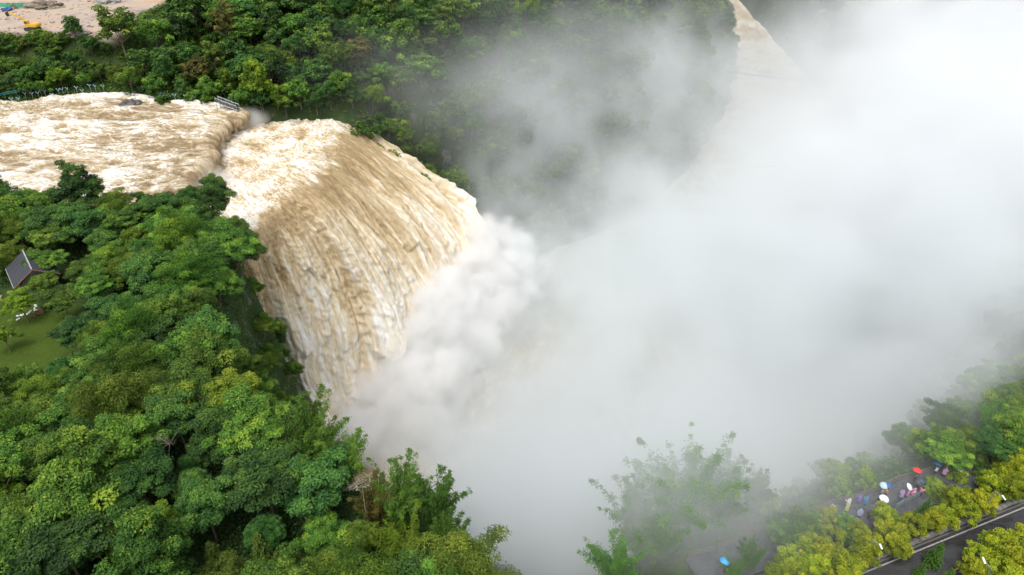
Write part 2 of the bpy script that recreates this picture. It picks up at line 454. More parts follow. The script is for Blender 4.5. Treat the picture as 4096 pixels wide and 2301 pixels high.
# boiling shelf above the crest
shelf = 1 - sstep(1.7, 2.5, TV)
chop = ridged(U / 5.5 + .5 * wob, V / 4.0, 4, seed=51) - .45
disp = disp + shelf * (1.3 * chop + .5 * fbm(U / 1.1, V / .9, oct=3, seed=53))
patch = fbm(U / 9, V / 7, oct=3, seed=56)
foam_shelf = .13 + .70 * patch + .40 * chop + .16 * sstep(0, 1.0, TV) + .10 * sstep(1.6, .6, TU)
# clear brown lip, then whitening with the fall
lip = .05 - .10 * groove + .30 * (ridged(Us / 1.2, V / 2.8, 3, seed=57) - .42) + .12 * fbm(Us / 4, V / 8, seed=59)
age = sstep(2.4, 5.8, TV)
face = .20 + .24 * age + .60 * F + .46 * fbm((Us + wr) / .75, V / 18, oct=3, seed=58) + .22 * fbm(Us / 5, V / 30, oct=2, seed=62) + .12 * sstep(3.0, 4.0, TU) + .12 * sstep(1.2, 0, TU) + .05 * np.clip(ropes, -2, 2) - .24 * groove * sstep(6.5, 3.0, TV)
streak = sstep(.18, .48, fbm(Us / 1.5, V / 55, oct=3, seed=65) + .25 * fbm(Us / 5, V / 18, oct=2, seed=66))
face = face + .42 * streak * sstep(2.3, 3.2, TV)
tl = TV + .55 * fbm(Us / 5.5, V / 14, oct=2, seed=60) + .2 * fbm(Us / 1.5, V / 5, oct=2, seed=61)
k1 = sstep(1.9, 2.3, tl); k2 = sstep(2.5, 3.3, tl)
foam = foam_shelf * (1 - k1) + k1 * (lip * (1 - k2) + face * k2)
foam = np.where(TV > 2.6, np.minimum(foam, .74 + .1 * foam), foam)
foam = foam - .30 * sstep(2.2, .4, U) * fall
lace = (.70 + .3 * np.clip(patch, -.5, .6)) * (1 - k1) + k1 * (.22 * (1 - k2) + .16 * k2)
N = normals(P)
if N[..., 2].mean() < 0: N = -N
P2 = P + N * disp[..., None]
Vflow = np.cumsum(1 - .68 * sstep(1.9, 3.2, TV), axis=1) * (V[0, 1] - V[0, 0])
# spray-torn outer border
P2[..., 2] -= 2.0 * sstep(1.2, 0, U) * fall
fallo = link('waterfall', mesh_np('waterfall', P2.reshape(-1, 3), grid_faces(*U.shape), M_FALL, attrs={'foam': foam.ravel(), 'lace': lace.ravel()}, uv=np.stack([U, Vflow], -1).reshape(-1, 2), smooth=True))
tag(fallo, 'huge muddy tan waterfall pouring over the cliff into the misty gorge', 'waterfall')

# upper river: near bank, two middle lines, far bank; runs to a low step into the boiling shelf
w_ = lambda x, y, z: np.array([x, y, z], float)
RC = np.array([
    [w_(-270, 130, 76.2), w_(-220, 130, 75.9), w_(-180, 131, 75.6), w_(-130, 130, 75.3), w_(-98, 130, 74.9), at(150, 205, 74.2), at(160, 214, 71.6), at(164, 220, 68.2)],
    [w_(-270, 155, 76.2), w_(-220, 155, 75.9), w_(-180, 156, 75.6), w_(-138, 158, 75.4), w_(-104, 160, 75.0), at(186, 163, 74.4), at(200, 174, 71.8), at(206, 180, 68.2)],
    [w_(-270, 182, 76.2), w_(-220, 182, 75.9), w_(-180, 181, 75.7), w_(-146, 183, 75.4), w_(-114, 184, 75.1), at(212, 132, 74.6), at(222, 144, 72.0), at(228, 150, 68.2)],
    [w_(-270, 209, 76.2), w_(-220, 208, 75.9), w_(-180, 206, 75.8), w_(-154, 205, 75.5), w_(-124, 211, 75.2), at(238, 110, 74.6), at(246, 119, 72.2), at(249, 126, 68.2)]])
P, U, V, tv, tu = loft(RC, .37, .40)
TV = np.broadcast_to(tv[None, :], U.shape); TU = np.broadcast_to(tu[:, None], U.shape)
wx = 3.5 * fbm(U / 22, V / 30, oct=2, seed=70); wy = 3.5 * fbm(U / 22, V / 30, oct=2, seed=71)
big = ridged((U + wx) / 12, (V + wy) / 24, 3, seed=72)
med = ridged((U + wx) / 3.0, (V + wy) / 7.5, 4, seed=73)
far_ = np.concatenate([[0], np.cumsum(np.ones(U.shape[0] - 1))])[:, None] / U.shape[0]
stepz = sstep(4.7, 5.5, TV)
calm = sstep(.42, .62, fbm(U / 26, V / 40, oct=2, seed=75) + .5)
disp = 1.7 * (big - .45) + 1.15 * (med - .45) * (.4 + .9 * calm) + .3 * fbm(U / 1.1, V / 1.3, oct=3, seed=76)
crest = sstep(.52, .78, .55 * big + .45 * med)
foam = -.06 + .50 * crest + .34 * (med - .5) + .30 * fbm(U / 14, V / 26, oct=3, seed=79) + .12 * calm
foam = foam + .12 * sstep(2.6, 3.0, TU) * (1 - stepz)
foam = foam - .22 * stepz * sstep(6.4, 6.0, TV) + .35 * sstep(6.2, 6.8, TV) - .10 * sstep(3.9, 4.8, TV)
disp = disp + .8 * stepz * (ridged(U / 1.6, V / 2.2, 3, seed=88) - .4)
lace = (.62 + .3 * np.clip(fbm(U / 14, V / 20, oct=2, seed=81), -.5, .5)) * (1 - .55 * stepz)
N = normals(P)
if N[..., 2].mean() < 0: N = -N
P2 = P + N * (disp * (1 - .25 * stepz))[..., None]
P2[..., 0] += (7.0 * fbm(U / 16, 0 * V + .5, oct=3, seed=99) + 1.5) * sstep(3.6, 4.8, TV) * sstep(.02, .12, TU / 3) * sstep(1.0, .9, TU / 3)
ro = link('river', mesh_np('river', P2.reshape(-1, 3), grid_faces(*U.shape), M_RIVER, attrs={'foam': foam.ravel(), 'lace': lace.ravel()}, uv=np.stack([U, V], -1).reshape(-1, 2), smooth=True))
tag(ro, kind='structure')

# river at the bottom of the gorge, running away downstream
xs = np.arange(-75, 330, 2.2); ys = np.concatenate([np.arange(20, 560, 2.2), np.arange(560, 1240, 8)])
X, Y = np.meshgrid(xs, ys, indexing='ij')
h = .9 * ridged(X / 9, Y / 13, 4, seed=90) + .5 * fbm(X / 3, Y / 3, oct=3, seed=91)
fm = .25 + .9 * (ridged(X / 6, Y / 10, 4, seed=92) - .4) + .3 * fbm(X / 25, Y / 25, seed=93)
go = link('gorge_river', mesh_np('gorge_river', np.stack([X, Y, h], -1).reshape(-1, 3), grid_faces(*X.shape), M_RIVER, attrs={'foam': fm.ravel(), 'lace': .35 + 0 * fm.ravel()}, uv=np.stack([X, Y], -1).reshape(-1, 2), smooth=True))
tag(go, kind='structure')
# ------------------------------------------------------------------ plants: prototypes
def unit(a): return a / (np.linalg.norm(a, axis=-1, keepdims=True) + 1e-9)
def leaf_mesh(name, pos, nrm, tan, ln, wd, tint, mat, fold=.18):
    """one bent rhombus per leaf spray"""
    n = len(pos)
    tan = unit(tan - nrm * (tan * nrm).sum(-1, keepdims=True)); bit = np.cross(nrm, tan)
    ln = np.broadcast_to(ln, n)[:, None]; wd = np.broadcast_to(wd, n)[:, None]
    a = pos - tan * ln * .5 - nrm * ln * fold * .6; b = pos + bit * wd * .5 + tan * ln * .08; c = pos + tan * ln * .5 - nrm * ln * fold; d = pos - bit * wd * .5 + tan * ln * .08
    V = np.stack([a, b, c, d], 1).reshape(-1, 3)
    i = np.arange(n)[:, None] * 4
    F = np.concatenate([i + [0, 1, 2], i + [0, 2, 3]], 1).reshape(-1, 3)
    return mesh_np(name, V, F, mat, attrs={'tint': np.repeat(tint, 4)})
def tubes(name, segs, mat, sides=6):
    """segs: list of (points (k,3), radii (k))"""
    Vs, Fs, o = [], [], 0
    for pts, rad in segs:
        pts = np.asarray(pts, float); k = len(pts)
        d = unit(np.gradient(pts, axis=0))
        ref = np.where(np.abs(d[:, 2:3]) > .9, np.array([[1., 0, 0]]), np.array([[0, 0, 1.]]))
        s = unit(np.cross(d, ref)); t = np.cross(d, s)
        an = np.linspace(0, 2 * np.pi, sides, endpoint=False)
        ring = pts[:, None] + (s[:, None] * np.cos(an)[None, :, None] + t[:, None] * np.sin(an)[None, :, None]) * np.asarray(rad)[:, None, None]
        Vs.append(ring.reshape(-1, 3))
        for j in range(k - 1):
            for q in range(sides):
                Fs.append((o + j * sides + q, o + j * sides + (q + 1) % sides, o + (j + 1) * sides + (q + 1) % sides, o + (j + 1) * sides + q))
        o += k * sides
    return mesh_np(name, np.concatenate(Vs), np.array(Fs), mat, smooth=True)
def crown_points(rng, n_puff, leaves, R_, H_, zc, puff, flat, up, shell=.5, lumps=0.35):
    d = unit(rng.normal(size=(n_puff * 3, 3))); d = d[d[:, 2] > -.35][:n_puff]
    f = rng.uniform(shell, 1.0, len(d)) ** .6
    lob = 1 + lumps * noise3(d[:, 0] * 1.6 + 5, d[:, 1] * 1.6, d[:, 2] * 1.6, int(rng.integers(999))) * 2
    c = d * (f * lob)[:, None] * [R_, R_, H_] + [0, 0, zc]
    rp = puff * rng.uniform(.65, 1.3, len(d))
    q = unit(rng.normal(size=(len(d), leaves, 3)) + [0, 0, .45])
    p = c[:, None] + q * (rp[:, None] * rng.uniform(.55, 1.08, (len(d), leaves)))[..., None] * [1, 1, flat]
    nn = unit(q * .55 + np.array([0, 0, up]) + rng.normal(size=q.shape) * .38)
    tt = unit(q * [1, 1, .3] + rng.normal(size=q.shape) * .6)
    pt = np.repeat(rng.normal(0, .13, len(d)), leaves)
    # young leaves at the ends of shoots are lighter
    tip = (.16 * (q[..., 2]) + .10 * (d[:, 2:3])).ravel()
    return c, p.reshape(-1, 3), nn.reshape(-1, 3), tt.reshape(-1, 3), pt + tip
def limbs(rng, H_, zc, c, r0, lean=0):
    base = np.array([0, 0, -1.2]); fork = np.array([lean, 0, zc * .62])
    mid = fork * .5 + rng.normal(0, .12, 3) * [1, 1, 0]
    segs = [(np.array([base, [0, 0, 0.1], mid, fork]), [r0 * 1.35, r0, r0 * .8, r0 * .62])]
    idx = rng.choice(len(c), min(9, len(c)), replace=False)
    for i in idx:
        e = c[i]; m = fork * .45 + e * .55 + rng.normal(0, .25, 3)
        segs.append((np.array([fork, m, e]), [r0 * .45, r0 * .25, r0 * .07]))
    top = np.array([lean * 1.2, 0, zc + H_ * .6]); segs.append((np.array([fork, (fork + top) / 2 + rng.normal(0, .15, 3), top]), [r0 * .6, r0 * .35, r0 * .08]))
    return segs
def proto_broad(name, seed, R_, H_, zc, n_puff, leaves, leaf, puff, flat=.62, up=.55, asp=.62, r0=.22, shell=.5, lumps=.35, mat='mid', lean=0):
    rng = np.random.default_rng(seed)
    c, p, n, t, tint = crown_points(rng, n_puff, leaves, R_, H_, zc, puff, flat, up, shell, lumps)
    ln = leaf * rng.uniform(.7, 1.3, len(p))
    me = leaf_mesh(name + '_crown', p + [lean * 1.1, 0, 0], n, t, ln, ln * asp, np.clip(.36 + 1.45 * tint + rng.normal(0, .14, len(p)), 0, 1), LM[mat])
    tr = tubes(name + '_trunk', limbs(rng, H_, zc, c + [lean * 1.1, 0, 0], r0, lean), M_BARK)
    return {'crown': me, 'trunk': tr, 'mat': mat}
def proto_rosette(name, seed, R_, H_, zc, n_ros, per, leaf, mat='blue'):
    """umbrella-leaf tree: whorls of long leaflets"""
    rng = np.random.default_rng(seed)
    d = unit(rng.normal(size=(n_ros * 3, 3))); d = d[d[:, 2] > -.15][:n_ros]
    c = d * rng.uniform(.72, 1.02, (len(d), 1)) * [R_, R_, H_] + [0, 0, zc]
    ax = unit(d + [0, 0, .9] + rng.normal(0, .15, d.shape))
    s = unit(np.cross(ax, [0.3, 1, .2])); u = np.cross(ax, s)
    an = np.linspace(0, 2 * np.pi, per, endpoint=False)[None] + rng.uniform(0, 6, (len(d), 1))
    rad = s[:, None] * np.cos(an)[..., None] + u[:, None] * np.sin(an)[..., None]
    L = leaf * rng.uniform(.8, 1.15, an.shape)[..., None]
    p = c[:, None] + rad * L * .55 - ax[:, None] * L * .12
    n = unit(ax[:, None] + rad * .35); t = rad - ax[:, None] * .35
    N_ = len(d) * per
    tint = np.repeat(rng.normal(.38, .13, len(d)), per) + rng.normal(0, .05, N_)
    me = leaf_mesh(name + '_crown', p.reshape(-1, 3), n.reshape(-1, 3), t.reshape(-1, 3), L.ravel() * 1.1, L.ravel() * .26, np.clip(tint, 0, 1), LM[mat], fold=.22)
    return {'crown': me, 'trunk': tubes(name + '_trunk', limbs(rng, H_, zc, c, .16), M_BARK), 'mat': mat}
def proto_bamboo(name, seed, n_culm, length, spread, tufts, leaf, mat='bamboo', dense=14):
    rng = np.random.default_rng(seed)
    segs, P_, N_, T_, tint = [], [], [], [], []
    for k in range(n_culm):
        a = rng.uniform(0, 2 * np.pi); L = length * rng.uniform(.62, 1.05); s = spread * rng.uniform(.15, 1.0)
        b = np.array([math.cos(a), math.sin(a), 0]); base = b * rng.uniform(.1, .9)
        tt = np.linspace(0, 1, 9)
        # arching culm: upright, then nodding outwards at the tip
        pts = base + np.outer(tt ** 1.8 * s, b) + np.outer(tt - (.05 + .13 * (s / spread)) * tt ** 5, [0, 0, L]) + np.outer(np.sin(tt * 3) * .12, [b[1], -b[0], 0])
        pts[0, 2] -= 1.0
        segs.append((pts, .055 * (1 - .85 * tt)))
        ts = np.clip(rng.normal(.62, .24, tufts), .15, 1.0)
        ctr = np.stack([np.interp(ts, tt, pts[:, i]) for i in range(3)], 1)
        rr = (.26 + .66 * np.sin(np.pi * np.clip(ts * .88 + .06, 0, 1)) ** .9) * rng.uniform(.45, 1.3, tufts)
        kt = rng.normal(0, .10)
        for c, r, t0 in zip(ctr, rr, ts):
            q = unit(rng.normal(size=(dense, 3)) * [1, 1, .7] + [0, 0, -.1])
            p = c + q * (r * rng.uniform(.25, 1.05, (dense, 1)))
            P_.append(p); T_.append(unit(q * [1, 1, .3] + [0, 0, -.55] + rng.normal(0, .3, q.shape)))
            N_.append(unit(q * .4 + [0, 0, .7] + rng.normal(0, .4, q.shape)))
            tint.append(rng.normal(.36 + kt + .22 * t0, .10, dense))
    p = np.concatenate(P_); ln = leaf * rng.uniform(.7, 1.25, len(p))
    me = leaf_mesh(name + '_crown', p, np.concatenate(N_), np.concatenate(T_), ln, ln * .26, np.clip(np.concatenate(tint), 0, 1), LM[mat])
    return {'crown': me, 'trunk': tubes(name + '_stems', segs, M_CULM, 5), 'mat': mat}
def proto_plume(name, seed, H_, R_, tiers, per, leaf, mat='lime'):
    """slim feathery evergreen: drooping sprays round a leader"""
    rng = np.random.default_rng(seed)
    P_, N_, T_, tint = [], [], [], []
    for k in range(tiers):
        z = H_ * (.12 + .88 * k / (tiers - 1)); r = R_ * (1 - .93 * (k / (tiers - 1)) ** 1.25) + .12
        nb = max(4, int(per * (r / R_) ** .6))
        a = rng.uniform(0, 6.28) + np.arange(nb) * 2 * np.pi / nb + rng.normal(0, .2, nb)
        for aa in a:
            b = np.array([math.cos(aa), math.sin(aa), 0]); m = max(3, int(9 * r / R_) + 2)
            s = np.linspace(.15, 1, m)[:, None] * r * rng.uniform(.75, 1.12)
            p = b * s + [0, 0, z] + np.outer(-.35 * (s[:, 0] / R_) ** 2 * R_ + .25 * s[:, 0], [0, 0, 1]) + rng.normal(0, .10, (m, 3))
            P_.append(p); T_.append(np.tile(b + [0, 0, .15], (m, 1)) + rng.normal(0, .45, (m, 3))); N_.append(unit(np.tile([0, 0, 1.], (m, 1)) + b * .3 + rng.normal(0, .3, (m, 3))))
            tint.append(.25 + .35 * s[:, 0] / R_ + .2 * k / tiers + rng.normal(0, .1, m))
    p = np.concatenate(P_); ln = leaf * rng.uniform(.7, 1.3, len(p))
    me = leaf_mesh(name + '_crown', p, np.concatenate(N_), np.concatenate(T_), ln, ln * .42, np.clip(np.concatenate(tint), 0, 1), LM[mat])
    tr = tubes(name + '_trunk', [(np.array([[0, 0, -1], [0, 0, H_ * .4], [.05, .03, H_ * .97]]), [.14, .09, .02])], M_BARK)
    return {'crown': me, 'trunk': tr, 'mat': mat}

PB = {
    # near trees, fine leaf sprays
    'n0': proto_broad('near_round', 1, 3.7, 3.2, 7.0, 90, 230, .33, 1.05, lumps=.6, shell=.4),
    'n1': proto_broad('near_layered', 2, 4.4, 2.5, 7.4, 110, 200, .35, 1.0, flat=.30, up=.9, shell=.3, lumps=.6),
    'n2': proto_broad('near_tall', 3, 3.0, 4.6, 7.4, 95, 210, .32, .9, flat=.6, lumps=.7),
    'n3': proto_broad('near_feather', 4, 4.2, 3.4, 6.8, 120, 200, .36, 1.1, flat=.5, asp=.26, up=.5, lumps=.7, shell=.3),
    'n4': proto_broad('near_knobbly', 5, 3.8, 3.2, 6.6, 62, 320, .31, 1.15, flat=.7, lumps=.7, shell=.55),
    'n5': proto_broad('near_loose', 6, 3.8, 3.4, 7.0, 60, 190, .36, .9, flat=.45, shell=.3, lumps=.8),
    'r0': proto_rosette('rosette', 7, 3.0, 2.7, 5.4, 150, 13, .80),
    'r1': proto_rosette('rosette_b', 8, 2.4, 2.8, 5.2, 110, 12, .85),
    'b0': proto_bamboo('bamboo_a', 9, 30, 13.5, 4.6, 22, .46, dense=20),
    'b1': proto_bamboo('bamboo_b', 10, 20, 12.0, 3.6, 22, .44, dense=20),
    'b2': proto_bamboo('bamboo_c', 12, 40, 15.0, 6.0, 22, .48, dense=20),
    'p0': proto_plume('plume', 13, 7.5, 1.7, 26, 13, .48),
    'p1': proto_plume('plume_b', 14, 6.2, 1.5, 22, 12, .46),
    'y0': proto_broad('golden', 15, 2.0, 1.75, 3.7, 40, 170, .27, .62, flat=.85, up=.35, lumps=.5, shell=.75, r0=.11, mat='yellow'),
    'y1': proto_broad('golden_b', 16, 1.8, 2.1, 3.8, 36, 180, .27, .64, flat=.9, up=.35, lumps=.55, shell=.75, r0=.11, mat='yellow'),
    's0': proto_broad('shrub', 17, 1.5, 1.1, 1.1, 26, 90, .34, .55, flat=.7, r0=.05),
    's1': proto_broad('shrub_b', 18, 1.9, 1.0, 1.0, 30, 80, .36, .55, flat=.5, r0=.05, asp=.4),
    # far trees, coarser sprays
    'f0': proto_broad('far_round', 21, 4.6, 4.4, 8.4, 64, 62, .86, 1.45, lumps=.45),
    'f1': proto_broad('far_broad', 22, 5.4, 3.8, 8.6, 74, 60, .88, 1.5, flat=.5, up=.8, lumps=.5),
    'f2': proto_broad('far_tall', 23, 3.9, 5.6, 9.0, 66, 60, .80, 1.3, flat=.7, lumps=.45),
    'f3': proto_broad('far_feather', 24, 4.4, 4.2, 8.0, 70, 66, .84, 1.4, asp=.34, lumps=.5),
    'f4': proto_broad('far_knobbly', 25, 4.7, 4.0, 8.0, 36, 105, .78, 1.85, flat=.8, shell=.75, lumps=.55),
    'f5': proto_broad('far_loose', 26, 4.2, 5.0, 9.2, 38, 52, .84, 1.25, shell=.35, lumps=.8, r0=.26, lean=2.2),
}
NAME = {'n': 'broadleaf_tree', 'f': 'forest_tree', 'r': 'umbrella_leaf_tree', 'b': 'bamboo_clump', 'p': 'feathery_tree', 'y': 'golden_tree', 's': 'shrub'}
CAT = {'n': 'tree', 'f': 'tree', 'r': 'tree', 'b': 'bamboo', 'p': 'tree', 'y': 'tree', 's': 'shrub'}
prng = random.Random(5)
def plant(key, loc, label, group, scale=1.0, rz=None, mat=None, tilt=(0, 0), zs=1.0, name=None):
    pr = PB[key]
    root = thing(name or NAME[key[0]], label, CAT[key[0]], loc, prng.uniform(0, 6.283) if rz is None else rz, group)
    root.rotation_euler = (tilt[0], tilt[1], root.rotation_euler[2])
    root.scale = (scale, scale, scale * zs)
    t = link('trunk' if key[0] not in 'b' else 'stem_cluster', pr['trunk'], root)
    c = link('crown', pr['crown'], root)
    if mat and mat != pr['mat']:
        c.material_slots[0].link = 'OBJECT'; c.material_slots[0].material = LM[mat]
    return root
G1 = lambda x, y: float(ground(np.array([x]), np.array([y]))[0])
def projv(X, Y, Z):
    z = Z - CAM_H; dep = Y * CP - z * SP
    return 512 + FPX * X / dep, 287.5 - FPX * (Y * SP + z * CP) / dep, dep
def candidates(seed, n, box, hgt, margin):
    """random ground points inside a box that the camera can see, with their height and distances to the water edges"""
    g = np.random.default_rng(seed)
    X = g.uniform(box[0], box[1], n); Y = g.uniform(box[2], box[3], n)
    a, b, d = projv(X, Y, 72.0 + 0 * X)
    k = (d > 5) & (a > -120) & (a < 1150) & (b < 700)
    X, Y = X[k], Y[k]
    Z = ground(X, Y)
    a, b, d = projv(X, Y, Z + hgt)
    k = (d > 5) & (a > -margin) & (a < 1024 + margin) & (b > -margin) & (b < 575 + margin)
    X, Y, Z = X[k], Y[k], Z[k]
    return X, Y, Z, sdist(CHANNEL, X, Y), sdist(GORGE, X, Y)
def thin(X, Y, D, taken=()):
    cell, out = {}, []
    for (a, b, e) in taken: cell.setdefault((int(a // 12), int(b // 12)), []).append((a, b, e))
    for q, (x, y, d) in enumerate(zip(X, Y, D)):
        i, j = int(x // 12), int(y // 12)
        if any((x - a) ** 2 + (y - b) ** 2 < (d * .5 + e * .5) ** 2 for p in (i - 1, i, i + 1) for r in (j - 1, j, j + 1) for a, b, e in cell.get((p, r), ())): continue
        cell.setdefault((i, j), []).append((x, y, d)); out.append(q)
    return out
def on_ray(px, py, hc):
    """ground position of a plant whose crown centre, hc above the ground, is seen at (px, py)"""
    zs = np.arange(112, 0, -.5)
    P_ = np.array([at(px, py, z) for z in zs])
    g = ground(P_[:, 0], P_[:, 1])
    i = int(np.argmax(zs <= g + hc))
    return P_[i, 0], P_[i, 1], float(g[i])
SIZE = lambda s: 'small ' if s < .86 else ('big ' if s > 1.08 else '')
taken_far, taken_near = [], []

# ------------------------------------------------------------------ trees that stand out in the photograph
def special(key, px, py, hc, scale, mat, label, taken, group=None, **kw):
    x, y, z = on_ray(px, py, hc)
    taken.append((x, y, kw.pop('room', 6.0)))
    return plant(key, (x, y, z - .3), label, group, scale, mat=mat, **kw)
S = special
S('f5', 122, 34, 11, 1.25, 'olive', 'leaning olive-brown tree with a long bare pale trunk above the river', taken_far, rz=2.4, room=9)
S('f4', 279, 58, 8, .8, 'lime', 'yellow tree glowing among dark green trees of the far forest', taken_far, room=7)
S('f2', 256, 84, 8, .85, 'lime', 'tall vine-draped yellow-green tree above the boiling shelf', taken_far, zs=1.2, room=7)
S('f4', 276, 98, 6, .62, 'lime', 'lower vine-draped yellow-green tree leaning over the boiling shelf', taken_far, room=5)
S('f3', 338, 58, 8, 1.0, 'olive', 'feathery pale olive tree beside the rust-tinged tree of the far forest', taken_far, room=8)
S('f0', 357, 50, 8, .85, 'rust', 'rust-tinged tree in the far forest above the crest', taken_far, room=8)
S('f4', 372, 100, 6, .72, 'lime', 'bright yellow-green tree at the far end of the crest', taken_far, room=6)
S('f2', 404, 136, 6, .7, 'lime', 'bright green tree clinging to the cliff beside the falling water', taken_far, room=6)
S('f0', 388, 128, 5, .6, 'mid', 'mid-green tree squeezed between the cliff edge and the falling water', taken_far, room=5)
S('f0', 196, 66, 8, .8, 'rust', 'brownish tree above the bank posts in the far forest', taken_far, room=7)
S('f4', 230, 72, 7, .62, 'lime', 'small bright yellow-green tree above the steel gangway', taken_far, room=6)
S('f1', 58, 74, 6, .6, 'lime', 'yellow-green tree over the cyan rail of the river path', taken_far, room=6)
S('f5', 218, 26, 11, 1.1, 'rust', 'tall thin-crowned brown-green tree behind the bank', taken_far, room=8)
S('r1', 194, 487, 5.5, 1.0, 'blue', 'big umbrella-leaf tree with whorled blue-green leaves above the bamboo', taken_near, room=6)
S('r1', 186, 455, 5.5, .72, 'blue', 'slim umbrella-leaf tree rising behind the bigger whorled one', taken_near, room=4)
S('r0', 357, 530, 5, .72, 'olive', 'umbrella-leaf tree with long radiating leaves between the bamboo clumps', taken_near, room=4)
S('r0', 262, 527, 5, .78, 'blue', 'dark umbrella-leaf tree behind the feathery lime trees', taken_near, room=4)
S('n4', 322, 527, 6, .62, 'mid', 'glossy bright green tree at the foot of the bamboo', taken_near, room=4)
S('n5', 160, 540, 6, .85, 'lime', 'lime-green shoot-topped tree in front of the wood', taken_near, room=5)
S('n4', 118, 520, 7, .85, 'mid', 'bright green knobbly tree beside a dark hollow in the wood', taken_near, room=6)
def rimtree(key, x, y, sc_, mat, label, **kw):
    taken_near.append((x, y, 4.0)); plant(key, (x, y, G1(x, y) - .3), label, None, sc_, mat=mat, **kw)
rimtree('n4', -55.5, 116.5, .85, 'dark', 'dark ivy-clad tree jutting out in front of the falling water', tilt=(0, .42), rz=0.0)
rimtree('n4', -59, 124, .8, 'dark', 'dark ivy-clad tree leaning over the lip of the fall', tilt=(0, .35), rz=0.0)
rimtree('n2', -64.5, 130.5, .75, 'dark', 'dark ivy-clad tree on the lip beside the falling water', tilt=(0, .2), rz=0.0)
rimtree('n4', -70, 133, .75, 'dark', 'dark ivy-clad tree at the corner of the river bank')
S('n0', 140, 236, 6, .8, 'lime', 'olive-yellow tree in the middle of the river bank wood', taken_near, room=5)
S('n4', 82, 222, 7, 1.05, 'blue', 'large blue-green tree behind the grey-roofed house', taken_near, room=7)
S('n0', 150, 275, 7, 1.1, 'blue', 'large round blue-green tree uphill from the lawn', taken_near, room=7)
S('n5', 17, 299, 5, .62, 'lime', 'young yellow-tipped tree standing alone on the lawn', taken_near, room=5)
S('n5', -2, 328, 5, .5, 'lime', 'yellow-green sapling at the edge of the lawn', taken_near, room=4)
S('n1', 46, 262, 5, .72, 'mid', 'yellow-tipped tree reaching over the grey roof', taken_near, room=5)
S('n4', 30, 252, 4.5, .45, 'mid', 'small knobbly tree in front of the grey roof', taken_near, room=3)
S('n0', 44, 284, 4, .62, 'mid', 'small round tree hiding the porch of the house', taken_near, room=3)
S('n1', 62, 300, 5, .75, 'mid', 'yellow-tipped tree at the corner of the lawn by the house', taken_near, room=5)
for i, (px, py, sc_, key) in enumerate([(262, 552, .8, 'p0'), (279, 566, .72, 'p0'), (292, 556, .8, 'p1'), (304, 572, .8, 'p1'), (389, 566, .7, 'p1'), (216, 560, .85, 'p0'), (234, 566, .85, 'p1'), (246, 572, .7, 'p0')]):
    S(key, px, py, 3.5, sc_ * 1.1, 'lime' if i in (1, 4) else 'olive', ('bright lime' if i in (1, 4) else 'pale green') + ' feathery tree with a pointed tip below the bamboo', taken_near, 'feathery pointed trees below the bamboo', room=2.4)
for i, (px, py, k, m, sc_) in enumerate([(262, 104, 'f0', 'dark', .62), (285, 106, 'f1', 'mid', .6), (300, 100, 'f0', 'mid', .75), (316, 104, 'f4', 'dark', .6), (330, 100, 'f1', 'dark', .7), (342, 92, 'f0', 'mid', .7), (246, 100, 'f4', 'mid', .5), (352, 100, 'f2', 'dark', .55)]):
    o_ = S(k, px, py, 8 * sc_, sc_, m, ('dark' if m == 'dark' else 'mid-green') + ' tree overhanging the far edge of the boiling shelf', taken_far, ('dark' if m == 'dark' else 'mid-green') + ' trees over the far edge of the shelf', room=4.5)
# bamboo
BL = 'bamboo clump with nodding plumes'
def bam(key, x, y, scale, mat, label, tilt=(0, 0), rz=None):
    taken_near.append((x, y, 5.0)); plant(key, (x, y, G1(x, y) - .3), label, None, scale, mat=mat, tilt=tilt, rz=rz)
bam('b2', -27.0, 61.5, .97, 'bamboo', 'tall ' + BL + ' in front of the foot of the waterfall', (-.10, .06), 0)
bam('b1', -23.0, 60.0, .98, 'bamboo', 'slim bamboo clump leaning out of the tall one by the waterfall', (-.05, .22), 0)
bam('b2', -14.0, 54.0, .76, 'bamboo', 'wide ' + BL + ' at the edge of the mist', (-.12, .05), 0)
bam('b0', -10.0, 53.5, .84, 'bamboo', 'mist-veiled ' + BL + ' behind the wide clump', (-.10, .12), 0)
bam('b1', -17.0, 54.5, .82, 'rust', 'rusty brown-tinged bamboo clump inside the wide clump')
bam('b0', -8.0, 50.0, .8, 'bamboo', 'half-hidden bamboo clump deep in the mist below the wide clump')
bam('b1', -12.5, 48.0, .9, 'lime', 'yellow-green bamboo clump below the wide clump')
bam('b0', -33.0, 60.0, .62, 'olive', 'low olive bamboo clump at the wood edge')
bam('b2', 22.0, 58.5, 1.2, 'bamboo', 'huge fog-shrouded ' + BL + ' across the gorge', (-.05, 0))
bam('b2', 17.5, 56.5, 1.0, 'bamboo', 'fog-shrouded bamboo clump left of the huge one', (0, -.15), 0)
bam('b0', 14.0, 50.5, .85, 'bamboo', 'fog-shrouded bamboo clump at the misty lower end of the slope', (0, -.2), 0)
bam('b1', 26.5, 57.0, .8, 'bamboo', 'fog-veiled bamboo clump beside the wet path', (.05, .1), 0)
bam('b1', 19.0, 53.0, .75, 'bamboo', 'low fog-veiled bamboo clump before the huge one')
bam('b1', 32.0, 60.0, .7, 'bamboo', 'bamboo clump in thin mist below the handrail', (0, .1), 0)
bam('b0', 27.0, 61.0, 1.05, 'bamboo', 'fog-shrouded bamboo clump between the huge one and the path', (0, .12), 0)
S('b1', 755, 556, 3.5, .5, 'bamboo', 'fresh green bamboo nodding over the wet path', taken_near, room=3, tilt=(0, .2))
S('b1', 735, 566, 3, .42, 'bamboo', 'small green bamboo beside the lone walker on the wet path', taken_near, room=3)

